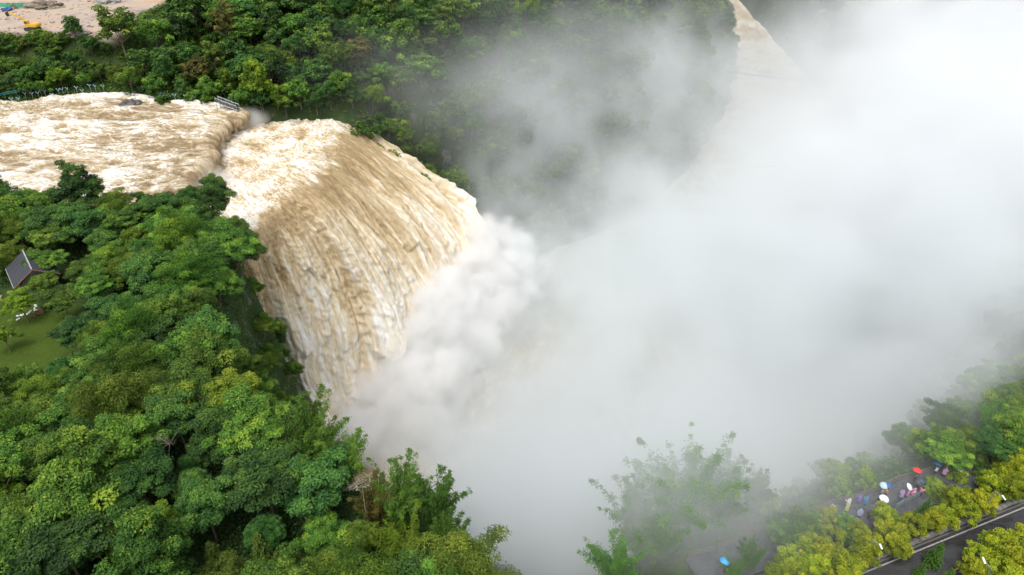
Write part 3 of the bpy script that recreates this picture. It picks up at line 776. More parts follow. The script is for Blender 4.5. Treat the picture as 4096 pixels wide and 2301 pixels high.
# ------------------------------------------------------------------ far forest
FAR_KINDS = [('f0', 'mid', 'round mid-green tree'), ('f1', 'mid', 'spreading mid-green tree'), ('f2', 'dark', 'tall dark green tree'), ('f3', 'olive', 'feathery olive tree'),
             ('f4', 'mid', 'knobbly bright green tree'), ('f0', 'dark', 'round dark green tree'), ('f1', 'blue', 'spreading blue-green tree'), ('f3', 'blue', 'feathery blue-green tree'),
             ('f4', 'lime', 'knobbly yellow-green tree'), ('f2', 'blue', 'tall blue-green tree'), ('f5', 'olive', 'thin-crowned olive tree'), ('f4', 'dark', 'knobbly dark green tree')]
FAR_W = [20, 18, 12, 8, 14, 12, 10, 6, 4, 8, 3, 8]
frng = random.Random(77)
X, Y, Z, DC, DG = candidates(3, 60000, (-235, 330, 206, 520), 7, 45)
ok = (DC < -4.0) & ~((DG > 26) & (Y < 300) & (X < -8)) & (DG < 40) & (Z > 4) & ~((X > 60) & (DG > -2) & (Y < 200)) & ~((X < -124) & (Y > 225) & (Y < 335))
X, Y, Z, DG = X[ok], Y[ok], Z[ok], DG[ok]
D = np.where(Y < 216, 4.4, 5.6) + 2.0 * np.clip((Y - 235) / 100, 0, 1) + np.where(X > 100, 1.5, 0)
D = np.where((X < -120), 4.0, D); D = np.where(DG > -14, 3.9 + .012 * np.abs(Y - 230), D)
far_all = thin(X, Y, D, taken_far)
# the nearest three hundred stand singly, the misty rest is one mass
far_all.sort(key=lambda q: Y[q] * 1.0 + max(0.0, X[q] + 20) * .75)
far_i, far_rest = far_all[:295], far_all[295:]
for q in far_i:
    x, y, z, dg = float(X[q]), float(Y[q]), float(Z[q]), DG[q]
    key, mat, nm = frng.choices(FAR_KINDS, FAR_W)[0]
    if x > 130: where = 'on the misty slope across the downstream river'
    elif dg > 6: where = 'on the steep far gorge side' if x < 20 else 'on the gorge side above the downstream river'
    elif dg > -10: where = 'along the far rim of the gorge'
    elif x < -120: where = 'between the building site and the river'
    elif y < 217: where = 'on the far river bank by the posts'
    elif y > 262: where = 'high in the far forest'
    else: where = 'in the far forest behind the river'
    s = frng.uniform(.72, 1.22); lab = f'{SIZE(s)}{nm} {where}'
    if x < -112:
        qx, qy, _ = proj((x, y, z + 10.5 * s * .62))
        if qy < (33 if qx < 66 else 20) : continue
    if x > -84: s *= .86
    elif y < 216: s *= .56
    elif y < 224: s *= .75
    if x < -116 and y > 216: s *= .62
    if dg > -14: s *= 1.08; z -= 2.2 * s
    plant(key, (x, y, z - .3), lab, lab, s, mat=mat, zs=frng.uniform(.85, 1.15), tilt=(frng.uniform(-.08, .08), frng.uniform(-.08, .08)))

rest_proto = []
for k in range(5):
    g_ = np.random.default_rng(60 + k)
    c, p, n, t, tint = crown_points(g_, 42, 26, 4.6, 4.4, 6.4, 1.5, .65, .6, .55, .5)
    rest_proto.append((p, n, t, tint))
acc = [[], [], [], []]
for q in far_rest:
    p, n, t, tint = rest_proto[frng.randrange(5)]; a_ = frng.uniform(0, 6.28); s = frng.uniform(.75, 1.15)
    m = np.array([[math.cos(a_), -math.sin(a_), 0], [math.sin(a_), math.cos(a_), 0], [0, 0, 1]])
    acc[0].append(p @ m.T * s + [X[q], Y[q], Z[q] - .3]); acc[1].append(n @ m.T); acc[2].append(t @ m.T); acc[3].append(tint + frng.gauss(.30, .16))
Xb, Yb, Zb, DCb, DGb = candidates(33, 30000, (-110, 130, 204, 360), 2, 30)
kb = (DCb < -1.5) & (DGb < 40) & (Zb > 4)
Xb, Yb, Zb = Xb[kb], Yb[kb], Zb[kb]
bush = []
for k in range(4):
    c, p, n, t, tint = crown_points(np.random.default_rng(160 + k), 20, 17, 2.3, 1.9, 1.3, .95, .7, .6, .55, .5); bush.append((p, n, t, tint))
for q in thin(Xb, Yb, np.full(len(Xb), 3.4))[:640]:
    p, n, t, tint = bush[frng.randrange(4)]; s = frng.uniform(.7, 1.4)
    acc[0].append(p * s + [Xb[q], Yb[q], Zb[q]]); acc[1].append(n); acc[2].append(t); acc[3].append(tint + frng.gauss(.28, .14))
if acc[0]:
    p = np.concatenate(acc[0]); ln = np.random.default_rng(1).uniform(.8, 1.5, len(p))
    o = link('distant_forest', leaf_mesh('distant_forest', p, np.concatenate(acc[1]), np.concatenate(acc[2]), ln, ln * .6, np.clip(np.concatenate(acc[3]), 0, 1), LM['mid']))
    tag(o, 'mass of scrub and mist-veiled forest filling the far gorge sides', 'forest', kind='stuff')
# ------------------------------------------------------------------ near wooded bank beside the fall
NEAR_KINDS = [('n0', 'mid', 'round mid-green tree'), ('n1', 'mid', 'pale-tipped layered tree'), ('n2', 'dark', 'tall dark green tree'), ('n3', 'olive', 'feathery olive tree'),
              ('n4', 'mid', 'knobbly bright green tree'), ('n0', 'blue', 'round blue-green tree'), ('n4', 'dark', 'knobbly dark green tree'), ('n1', 'dark', 'layered dark green tree'),
              ('n5', 'lime', 'loose lime-green tree'), ('r0', 'blue', 'tree with whorled blue-green leaves'), ('n2', 'mid', 'tall mid-green tree'), ('n3', 'mid', 'feathery green tree')]
NEAR_W = [14, 18, 8, 14, 10, 7, 7, 8, 2, 3, 8, 13]
nrng = random.Random(31)
HOUSE = (-88.0, 106.5)
X, Y, Z, DC, DG = candidates(4, 9000, (-140, -6, 34, 142), 7, 50)
DL = sdist(LAWN, X, Y)
ok = (DC < -3) & (DG < np.where((Y > 76) & (X < -40), 6.5, 2.0)) & ~((Y > 130) & (DG > -2.0)) & ~((DG > 1) & (Y < 66)) & ~((X > -31) & (DG > -7.5) & (Y > 47)) & (DL < -3.0) & ~((np.abs(X - HOUSE[0]) < 8.5) & (np.abs(Y - HOUSE[1]) < 8.0)) & (Z > 14)
X, Y, Z, DG, DL = X[ok], Y[ok], Z[ok], DG[ok], DL[ok]
near_i = thin(X, Y, np.where(DG > 0, 2.6, np.where(DG > -8, 4.0, 4.6)), taken_near)
for q in near_i:
    x, y, z, dg = float(X[q]), float(Y[q]), float(Z[q]), DG[q]
    key, mat, nm = nrng.choices(NEAR_KINDS, NEAR_W)[0]
    if dg > -9 and y > 75: where = 'on the steep bank beside the waterfall'
    elif dg > -9: where = 'on the bank by the bamboo'
    elif y > 128: where = 'at the water edge of the near river bank'
    elif y > 112: where = 'in the wood behind the house'
    elif DL[q] > -10: where = 'at the edge of the lawn'
    elif y < 58: where = 'in the low front of the wood'
    elif y < 82: where = 'on the wooded ground below the lawn'
    else: where = 'between the lawn and the waterfall'
    if y > 112 and x > -75 and key in ('n3', 'n5'): key, mat, nm = 'n4', 'dark', 'knobbly dark green tree'
    s = nrng.uniform(.78, 1.18); lab = f'{SIZE(s)}{nm} {where}'
    if dg > 0: s *= .62; z -= 2.5
    if DL[q] > -9: s *= .75
    if y > 118: s *= 1.12 if x < -84 else .80
    plant(key, (x, y, z - .3), lab, lab, s, mat=mat, zs=nrng.uniform(.85, 1.15), tilt=(nrng.uniform(-.1, .1), nrng.uniform(-.1, .1) + (.22 if dg > -4 and y > 80 else 0)), rz=(0.0 if dg > -4 else None))

# ------------------------------------------------------------------ right side: shrubs, roadside golden trees
def zpx(zx, zy): return 799 + zx / 9.632, 425 + zy / 9.632
golden = [(60, 1130, 1.0), (240, 900, .8), (310, 1080, .9), (260, 1270, 1.05), (560, 1050, .85), (630, 1210, 1.0), (450, 1370, 1.0), (830, 900, .95), (890, 1050, 1.0), (960, 1190, .85), (1090, 970, .95), (1300, 930, .85),
          (1400, 860, .75), (1530, 720, 1.0), (1610, 830, .9), (1850, 590, .95), (1780, 740, .85), (2000, 400, .95), (1990, 500, .85), (2070, 620, .95), (2140, 300, 1.0), (110, 1350, 1.0), (-60, 1280, .9), (-170, 1390, .9), (2180, 480, .9)]
for i, (zx, zy, s) in enumerate(golden):
    px, py = zpx(zx, zy)
    S('y%d' % (i % 2), px, py, 3.2 * s, s * .84, 'yellow', 'golden yellow-green tree in the planted strip between path and road', taken_near, 'golden trees between the path and the road', room=2)
for i, (zx, zy, s) in enumerate([(1950, 1180, 1.0), (2070, 1300, 1.05), (1740, 1250, .75), (1700, 1410, .9), (1960, 1400, 1.0), (2140, 1130, .9), (2150, 1420, 1.0)]):
    px, py = zpx(zx, zy)
    S('y%d' % (i % 2), px, py, 3.2 * s, s * .86, 'yellow', 'golden yellow-green tree on the near side of the wet road', taken_near, 'golden trees on the near side of the road', room=2)
for zx, zy, s, key, mat, lab in [(1340, 1220, .62, 'p0', 'mid', 'tall feathery green tree standing before the wet road'), (1210, 1340, .5, 'p1', 'mid', 'short feathery green tree beside the tall one by the road'),
                                 (1490, 1390, .5, 'p1', 'mid', 'feathery green tree between the tall one and the golden trees'), (1235, 770, .55, 'p0', 'mid', 'feathery green tree by the inner handrail'),
                                 (1150, 790, .4, 'p1', 'mid', 'small feathery green tree beside the inner handrail'), (1300, 600, .95, 's0', 'lime', 'round bright green bush on the viewing path'),
                                 (1500, 480, .95, 's0', 'lime', 'bright green bush beside the pink coat at the path end'), (1330, 660, .8, 's1', 'lime', 'low bright green bush beside the round one'),
                                 (1640, 400, 1.2, 's0', 'mid', 'dark green bush behind the path end'), (1730, 330, 1.2, 's1', 'mid', 'spreading green bush behind the path end')]:
    px, py = zpx(zx, zy)
    S(key, px, py, 3.0 if key[0] == 'p' else 1.0, s, mat, lab, taken_near, room=2)
for zx, zy, s, key, mat, lab in [(1240, 150, .52, 'n4', 'mid', 'knobbly green tree rising out of the mist above the red umbrella'), (1440, 190, .58, 'n1', 'mid', 'layered green tree on the slope behind the viewing path'),
                                 (1430, 280, .6, 'n1', 'mid', 'low layered tree hanging over the viewing path'), (1850, 190, .6, 'n1', 'dark', 'dark layered tree behind the golden trees'),
                                 (1640, 140, .55, 'n3', 'mid', 'feathery green tree on the slope above the viewing path'), (2050, 80, .8, 'n0', 'mid', 'round green tree at the misty slope behind the golden trees'),
                                 (1850, 20, .75, 'b1', 'bamboo', 'bamboo clump on the misty slope behind the golden trees'), (1400, 10, .7, 'n3', 'blue', 'feathery blue-green tree fading into the mist'),
                                 (2120, -60, .8, 'n0', 'lime', 'yellow-green tree fading into the mist behind the road'), (2000, -120, .8, 'n4', 'mid', 'knobbly tree fading into the mist behind the road'),
                                 (2180, -200, .8, 'n3', 'mid', 'feathery tree deep in the mist behind the road'), (440, 890, .38, 'n5', 'mid', 'dark bush-like tree between walkers and golden trees'),
                                 (520, 960, .36, 'n4', 'dark', 'dark green tree below the purple raincoats'), (30, 960, .5, 'n1', 'mid', 'green tree by the misty end of the path'),
                                 (150, 830, .36, 'n5', 'mid', 'small green tree at the misty start of the handrail'), (-120, 1010, .5, 'n1', 'blue', 'blue-green tree in the mist by the path')]:
    px, py = zpx(zx, zy)
    S(key, px, py, 4, s, mat, lab, taken_near, room=2)
for k in range(26):
    px, py = 2 + k * 2.6 + prng.uniform(-2, 2), prng.uniform(41, 52)
    m_ = prng.choice(['mid', 'olive', 'dark']); nm_ = {'mid': 'green', 'olive': 'olive', 'dark': 'dark green'}[m_]
    S('s%d' % (k % 2), px, py, 1.0, prng.uniform(.9, 1.4), m_, nm_ + ' shrub on the slope below the building site', taken_far, nm_ + ' shrubs below the building site', room=2)
srng = random.Random(8)
X, Y, Z, DC, DG = candidates(6, 5000, (20, 150, 45, 150), 1, 30)
T_ = -(X - 43) * .353 + (Y - 49.5) * .936
ok = (T_ > 10.6) & (DG < 30)
X, Y, Z, DG, T_ = X[ok], Y[ok], Z[ok], DG[ok], T_[ok]
sh = thin(X, Y, np.full(len(X), 2.4), [])[:210]
for q in sh:
    key, mat, nm = srng.choice([('s0', 'mid', 'round green shrub'), ('s1', 'mid', 'low spreading green shrub'), ('s0', 'dark', 'round dark green shrub'), ('s1', 'olive', 'low olive shrub'), ('s0', 'lime', 'round yellow-green shrub')])
    where = 'just below the outer handrail' if T_[q] < 15 else ('on the misty slope below the handrail' if X[q] < 75 else 'on the misty slope beyond the path end')
    s = srng.uniform(.7, 1.3); lab = f'{SIZE(s)}{nm} {where}'
    plant(key, (float(X[q]), float(Y[q]), float(Z[q]) - .15), lab, lab, s, mat=mat)
X, Y, Z, DC, DG = candidates(61, 3000, (58, 170, 72, 170), 5, 40)
T_ = -(X - 43) * .353 + (Y - 49.5) * .936
_, row, _ = projv(X, Y, Z + 8)
ok = (T_ > 13) & (DG < 14) & (Z > 25) & (row > 352)
X, Y, Z, DG = X[ok], Y[ok], Z[ok], DG[ok]
for q in thin(X, Y, np.full(len(X), 4.6), taken_near)[:60]:
    key, mat, nm = srng.choice([('n0', 'mid', 'round green tree'), ('n1', 'mid', 'layered green tree'), ('n3', 'mid', 'feathery green tree'), ('n4', 'dark', 'knobbly dark green tree'), ('n3', 'olive', 'feathery olive tree')])
    s = srng.uniform(.45, .7); lab = ('small ' if s < .58 else '') + nm + (' on the misty rim beyond the path end' if DG[q] < 0 else ' on the misty slope below the rim')
    plant(key, (float(X[q]), float(Y[q]), float(Z[q]) - .8), lab, lab, s, mat=mat)
print('TREES far', len(far_i), 'near', len(near_i), 'shrubs', len(sh))

# ------------------------------------------------------------------ undergrowth (uncountable leaves on the forest floor)
def undergrowth(name, label, seed, n, box, leaf, per, rad, cond, mat):
    X, Y, Z, DC, DG = candidates(seed, n, box, 0.5, 25)
    k = cond(X, Y, Z, DC, DG); X, Y, Z = X[k], Y[k], Z[k]
    g = np.random.default_rng(seed)
    q = unit(g.normal(size=(len(X), per, 3)) * [1, 1, .5] + [0, 0, .5])
    r = rad * g.uniform(.5, 1.3, (len(X), 1, 1))
    p = np.stack([X, Y, Z], -1)[:, None] + q * r * g.uniform(.3, 1, (len(X), per, 1))
    n_ = unit(q * .5 + [0, 0, .8] + g.normal(0, .4, q.shape)); t = unit(g.normal(size=q.shape))
    tint = np.clip(np.repeat(g.normal(.3, .14, len(X)), per) + g.normal(0, .08, len(X) * per), 0, 1)
    ln = leaf * g.uniform(.6, 1.3, len(X) * per)
    o = link(name, leaf_mesh(name, p.reshape(-1, 3), n_.reshape(-1, 3), t.reshape(-1, 3), ln, ln * .55, tint, mat))
    return tag(o, label, 'undergrowth', kind='stuff')
undergrowth('far_undergrowth', 'low green undergrowth covering the far bank and gorge side', 15, 42000, (-200, 200, 200, 420), .9, 13, 1.5,
            lambda X, Y, Z, DC, DG: (DC < -.6) & (Z > 3) & ~((X < -127) & (Y > 227)), LM['mid'])
undergrowth('wood_undergrowth', 'tangled green undergrowth and creepers between the trees of the near wood', 16, 12000, (-135, -2, 34, 146), .44, 25, 2.3,
            lambda X, Y, Z, DC, DG: (DC < -.6) & (sdist(LAWN, X, Y) < -3) & (np.hypot(X - HOUSE[0], Y - HOUSE[1]) > 8) & (Z > 8), LM['dark'])
undergrowth('slope_undergrowth', 'low green ground cover on the slope below the handrail', 17, 12000, (14, 160, 36, 160), .40, 14, .7,
            lambda X, Y, Z, DC, DG: ((-(X - 43) * .353 + (Y - 49.5) * .936) > 10.2) & (Z > 10), LM['mid'])
# ------------------------------------------------------------------ built things: mesh helpers
class MB:
    def __init__(s): s.v, s.f = [], []
    def box(s, c, d, rz=0.0, rx=0.0, ry=0.0, top=1.0):
        """box centred at c with size d; top < 1 tapers its upper face"""
        m = Matrix.Rotation(rz, 3, 'Z') @ Matrix.Rotation(ry, 3, 'Y') @ Matrix.Rotation(rx, 3, 'X')
        o = len(s.v)
        for z in (-.5, .5):
            k = top if z > 0 else 1
            for x, y in ((-.5, -.5), (.5, -.5), (.5, .5), (-.5, .5)):
                s.v.append(tuple(Vector(c) + m @ Vector((x * d[0] * k, y * d[1] * k, z * d[2]))))
        s.f += [tuple(o + i for i in q) for q in ((3, 2, 1, 0), (4, 5, 6, 7), (0, 1, 5, 4), (1, 2, 6, 5), (2, 3, 7, 6), (3, 0, 4, 7))]
        return s
    def bar(s, a, b, r, sides=6, r2=None):
        a, b = Vector(a), Vector(b); d = (b - a).normalized()
        u = d.orthogonal().normalized(); w = d.cross(u); o = len(s.v)
        for p, rr in ((a, r), (b, r if r2 is None else r2)):
            for k in range(sides):
                t = 2 * math.pi * k / sides; s.v.append(tuple(p + (u * math.cos(t) + w * math.sin(t)) * rr))
        for k in range(sides): s.f.append((o + k, o + (k + 1) % sides, o + sides + (k + 1) % sides, o + sides + k))
        s.f.append(tuple(o + sides - 1 - k for k in range(sides))); s.f.append(tuple(o + sides + k for k in range(sides)))
        return s
    def prism(s, poly, y0, y1):
        """side view polygon in x, z pulled from y0 to y1"""
        o, n = len(s.v), len(poly)
        s.v += [(x, y0, z) for x, z in poly] + [(x, y1, z) for x, z in poly]
        s.f += [tuple(range(o, o + n)), tuple(range(o + 2 * n - 1, o + n - 1, -1))]
        for k in range(n): s.f.append((o + k, o + n + k, o + n + (k + 1) % n, o + (k + 1) % n))
        return s
    def sheet(s, pts, th=.0):
        o, n = len(s.v), len(pts)
        s.v += [tuple(p) for p in pts]; s.f.append(tuple(range(o, o + n)))
        if th:
            s.v += [(p[0], p[1], p[2] - th) for p in pts]; s.f.append(tuple(range(o + 2 * n - 1, o + n - 1, -1)))
            for k in range(n): s.f.append((o + k, o + n + k, o + n + (k + 1) % n, o + (k + 1) % n))
        return s
    def lathe(s, prof, seg=16, c=(0, 0, 0)):
        o = len(s.v)
        for r, z in prof:
            for k in range(seg): s.v.append((c[0] + r * math.cos(2 * math.pi * k / seg), c[1] + r * math.sin(2 * math.pi * k / seg), c[2] + z))
        for j in range(len(prof) - 1):
            for k in range(seg): s.f.append((o + j * seg + k, o + j * seg + (k + 1) % seg, o + (j + 1) * seg + (k + 1) % seg, o + (j + 1) * seg + k))
        return s
    def mesh(s, name, mat, smooth=False, bevel=0.0):
        me = bpy.data.meshes.new(name); me.from_pydata(s.v, [], s.f)
        bm = bmesh.new(); bm.from_mesh(me)
        bmesh.ops.recalc_face_normals(bm, faces=bm.faces)
        if bevel: bmesh.ops.bevel(bm, geom=list(bm.edges), offset=bevel, segments=1, affect='EDGES', clamp_overlap=True)
        bm.to_mesh(me); bm.free()
        me.polygons.foreach_set('use_smooth', [smooth] * len(me.polygons))
        me.materials.append(mat); me.update()
        return me
    def build(s, name, mat, parent=None, loc=None, smooth=False, bevel=0.0):
        return link(name, s.mesh(name, mat, smooth, bevel), parent, loc)

M_TILE = plain('roof_tile', (.045, .048, .058), .55, var=.25, scale=2.5)
M_WOOD = plain('old_wood', (.24, .14, .085), .7, var=.3, scale=4)
M_PLASTER = plain('weathered_wall', (.18, .165, .15), .85, var=.3, scale=1.5)
M_CONC = plain('concrete', (.38, .37, .35), .85, var=.2, scale=1.2)
M_WHITE = plain('white_board', (.78, .79, .79), .5, var=.06)
M_STEEL = plain('galvanised_steel', (.38, .40, .41), .4, .6, var=.15)
M_DARK = plain('dark_steel', (.06, .065, .065), .5, .3, var=.2)
M_CYAN = plain('cyan_paint', (.10, .62, .66), .5, var=.1)
M_LBLUE = plain('pale_blue_paint', (.33, .55, .70), .5, var=.15)
M_YEL = plain('digger_yellow', (.72, .42, .045), .45, var=.15)
M_TRACK = plain('track_rubber', (.045, .042, .04), .8, var=.3)
M_GLASS = plain('tinted_glass', (.05, .06, .07), .12, var=.1)
M_NET = plain('green_netting', (.06, .36, .22), .8, var=.3, scale=1.0)
M_ROCK = plain('dark_wet_rock', (.10, .092, .088), .6, var=.45, scale=.8)
M_RUBBLE = plain('rubble', (.20, .17, .13), .9, var=.5, scale=1.2)

def px_ground(px, py):
    x, y, z = on_ray(px, py, 0.0)
    return x, y, z
def zoom3(zx, zy): return zx / 8.904, 212.5 + zy / 8.904          # house close-up
def zoom1(zx, zy): return zx / 8.27, zy / 8.27                     # far bank close-up

# ------------------------------------------------------------------ house beside the lawn
hx, hy, hz = HOUSE[0], HOUSE[1], 75.0
h = thing('house', 'small house with dark grey tiled roofs beside the lawn', 'house', (hx - .6, hy, hz - .6), math.atan2(-.77, .64)); h.scale = (.88, .88, .9)
# local x runs along the ridge towards the lawn, y across
Lh, Wh = 3.7, 3.0
w = MB()
for sx, sy, dx, dy in ((0, -Wh, 2 * Lh, .2), (0, Wh, 2 * Lh, .2), (-Lh, 0, .2, 2 * Wh - .2), (Lh, 0, .2, 2 * Wh - .2)): w.box((sx, sy, 2.2), (dx, dy, 5.6))
for sx in (-Lh, Lh): w.sheet([(sx, -Wh, 4.99), (sx, Wh, 4.99), (sx, 0, 7.55)])
wall = w.build('wall', M_PLASTER, h)
roof = MB()
for s in (-1, 1): roof.sheet([(-Lh - .9, 0, 8.0), (Lh + .9, 0, 8.0), (Lh + .9, s * (Wh + 1.2), 5.3), (-Lh - .9, s * (Wh + 1.2), 5.3)][::s], .16)
roofo = roof.build('roof', M_TILE, h)
t = MB().box((0, 0, .02), (2 * Lh + 1.8, .10, .07)).mesh('tile_course', M_TILE)
for s in (-1, 1):
    for k in range(13):
        f = (k + .5) / 13
        o = link('tile_course', t, roofo, (0, s * f * (Wh + 1.2), 8.0 - 2.7 * f)); o.rotation_euler = (s * -.53, 0, 0)
MB().bar((-Lh - 1, 0, 8.06), (Lh + 1, 0, 8.06), .13).build('ridge_cap', M_CONC, roofo)
for s in (-1, 1):
    MB().bar((Lh + .95, 0, 7.86), (Lh + .95, s * (Wh + 1.25), 5.16), .12, 4).build('fascia_board', M_WOOD, roofo)
MB().box((0, -Wh - 1.24, 5.2), (2 * Lh + 1.8, .12, .2)).build('gutter', M_CONC, roofo)
MB().sheet([(Lh + .2, -1.2, 4.6), (Lh + 3.2, -1.2, 3.7), (Lh + 3.2, 3.4, 3.7), (Lh + .2, 3.4, 4.6)], .14).build('porch_roof', M_TILE, h)
MB().box((Lh + 3.24, 1.1, 3.6), (.10, 4.7, .24)).build('fascia_board', M_WOOD, h)
for yy in (-1.0, 3.2): MB().box((Lh + 3.0, yy, 1.75), (.2, .2, 3.7)).build('porch_post', M_WOOD, h)
MB().box((Lh + 2.2, 0.5, .12), (4.4, 7.6, .3)).build('terrace', M_CONC, h)
for yy, zz in ((-1.9, 1.6), (1.2, 1.6)): MB().box((Lh + .13, yy, zz), (.06, 1.3, 1.2)).build('window', M_GLASS, wall)
MB().box((Lh + .14, -.3, 1.3), (.07, 1.0, 2.1)).build('door', M_WOOD, wall)
dk = MB().box((-1.5, -Wh - 2.6, .5), (6.0, 3.4, .2)); dk.box((-1.5, -Wh - 4.2, 1.3), (6.0, .1, .1))
for k in range(7): dk.box((-4.4 + k * .97, -Wh - 4.2, .9), (.09, .09, .8))
dk.build('wooden_deck', M_WOOD, h)
def lawn_item(name, zx, zy, label, cat, group=None):
    x, y, z = px_ground(*zoom3(zx, zy)); return thing(name, label, cat, (x, y, max(z, 74.9) + .02), random.Random(int(zx * 7 + zy)).uniform(0, 3), group)
b = lawn_item('bucket', 205, 778, 'blue plastic bucket on the terrace edge', 'bucket')
MB().lathe([(.0, 0), (.32, 0), (.42, .75), (.45, .75), (.42, .7), (.30, .06), (0, .06)], 14).build('pail', plain('blue_plastic', (.03, .22, .65), .4), b)
MB().bar((-.43, 0, .72), (.43, 0, .72), .02).build('handle', M_STEEL, b)
b = lawn_item('bin', 265, 768, 'green waste bin beside the wooden ladder', 'bin')
MB().box((0, 0, .5), (.75, .75, 1.0), top=1.1).build('body', plain('green_plastic', (.03, .36, .25), .45), b, bevel=.04)
MB().box((0, 0, 1.06), (.9, .9, .1)).build('lid', plain('green_plastic_lid', (.04, .42, .30), .45), b, bevel=.03)
b = lawn_item('ladder', 300, 778, 'wooden ladder leaning against the porch roof', 'ladder'); b.rotation_euler = (-.28, 0, -.5)
for sx in (-.3, .3): MB().box((sx, 0, 1.6), (.1, .08, 3.2)).build('rail', M_WOOD, b)
for k in range(6): MB().box((0, 0, .4 + k * .5), (.52, .07, .08)).build('rung', M_WOOD, b)
for i, (zx, zy, lx, ly) in enumerate([(355, 788, 3.6, .35), (322, 832, 2.2, .7), (315, 852, 2.6, .5), (272, 884, 1.2, .5), (320, 874, 1.3, .6), (255, 902, 1.9, .6), (205, 916, 1.5, .7), (188, 918, .9, .8), (158, 926, 1.1, .8), (165, 954, 1.6, .6), (122, 880, 1.9, .3), (110, 1113, 1.2, .7), (20, 770, 2.0, .5)]):
    lab = {0: 'long white plank lying along the terrace edge', 11: 'lone white board out on the open lawn', 12: 'white board lying beside the terrace'}.get(i, 'broken white board scattered on the lawn by the house')
    b = lawn_item('white_board', zx, zy, lab, 'board', None if i in (0, 11, 12) else 'broken white boards on the lawn')
    lx, ly = lx * .42, ly * .48
    m = MB().sheet([(-lx / 2, -ly / 2, .16), (lx * .3, -ly * .55, .12), (lx / 2, -ly * .1, .10), (lx * .42, ly / 2, .15), (-lx * .1, ly * .42, .2), (-lx / 2, ly * .5, .14)], .12)
    m.build('panel', M_WHITE, b)
    MB().box((lx * .05, 0, .21), (lx * .7, .06, .05)).build('batten', M_WHITE, b)
for zx, zy, s, lab in ((300, 926, .42, 'small open wooden crate on the lawn'), (368, 920, .68, 'long open wooden crate on the lawn')):
    b = lawn_item('crate', zx, zy, lab, 'crate'); b.rotation_euler = (0, 0, .45)
    for sx, sy, dx, dy in ((0, -.5, 2.0, .07), (0, .5, 2.0, .07), (-1, 0, .07, .93), (1, 0, .07, .93)): MB().box((sx * s, sy * s, .28), (dx * s, dy * s, .5)).build('side', M_WOOD, b)
    MB().box((0, 0, .05), (1.9 * s, .92 * s, .06)).build('base', plain('pale_board', (.62, .55, .46), .7), b)

# ------------------------------------------------------------------ building site
x, y, z = at(33, 29.5, 90.2)
ex = thing('excavator', 'yellow tracked excavator with its arm raised on the bare building site', 'excavator', (x, y, 90.05), math.radians(172))
for s in (-1, 1):
    tr = MB().prism([(-2.0, .25), (-1.7, 0), (1.7, 0), (2.0, .25), (2.05, .6), (1.75, .9), (-1.75, .9), (-2.05, .6)], s * 1.15 - .3, s * 1.15 + .3).build('track', M_TRACK, ex, bevel=.05)
    for k in range(9): MB().box((-1.6 + k * .4, s * 1.15, .92), (.22, .62, .05)).build('track_shoe', M_DARK, tr)
MB().box((0, 0, .95), (1.6, 1.7, .3)).build('turntable', M_DARK, ex)
MB().prism([(-2.3, 1.15), (1.3, 1.15), (1.3, 1.75), (-.3, 2.1), (-2.1, 2.2), (-2.4, 1.9)], -1.25, 1.25).build('body', M_YEL, ex, bevel=.06)
MB().prism([(-2.75, 1.2), (-2.2, 1.15), (-2.2, 2.25), (-2.6, 2.15), (-2.8, 1.8)], -1.2, 1.2).build('counterweight', plain('counterweight_yellow', (.60, .36, .05), .5), ex, bevel=.08)
cb = MB().prism([(.0, 1.75), (1.3, 1.75), (1.35, 2.4), (1.05, 3.1), (.0, 3.15)], .3, 1.24).build('cab', M_YEL, ex, bevel=.05)
for q in ([(.12, 2.2), (1.2, 2.2), (1.22, 2.5), (1.0, 2.98), (.12, 2.98)],): MB().prism(q, 1.23, 1.262).build('window', M_GLASS, cb)
MB().box((1.27, .77, 2.65), (.08, .78, .75), ry=-.35).build('windscreen', M_GLASS, cb)
MB().prism([(1.0, 1.4), (1.45, 1.3), (2.6, 3.4), (4.4, 4.0), (4.5, 4.35), (2.35, 3.95)], -.55, -.1).build('boom', M_YEL, ex, bevel=.04)
MB().prism([(4.1, 4.4), (4.5, 4.55), (6.9, 5.45), (7.0, 5.2), (4.65, 3.85), (4.25, 3.95)], -.5, -.15).build('stick', M_YEL, ex, bevel=.03)
MB().bar((1.2, -.33, 1.9), (2.5, -.33, 3.3), .1).build('boom_cylinder', M_STEEL, ex)
MB().bar((2.6, -.33, 4.0), (4.3, -.33, 4.5), .09).build('stick_cylinder', M_STEEL, ex)
MB().prism([(6.7, 5.5), (7.2, 5.4), (7.7, 4.8), (7.5, 4.1), (7.1, 3.9), (7.3, 4.5), (6.9, 5.0)], -.85, .2).build('bucket', M_DARK, ex, bevel=.03)

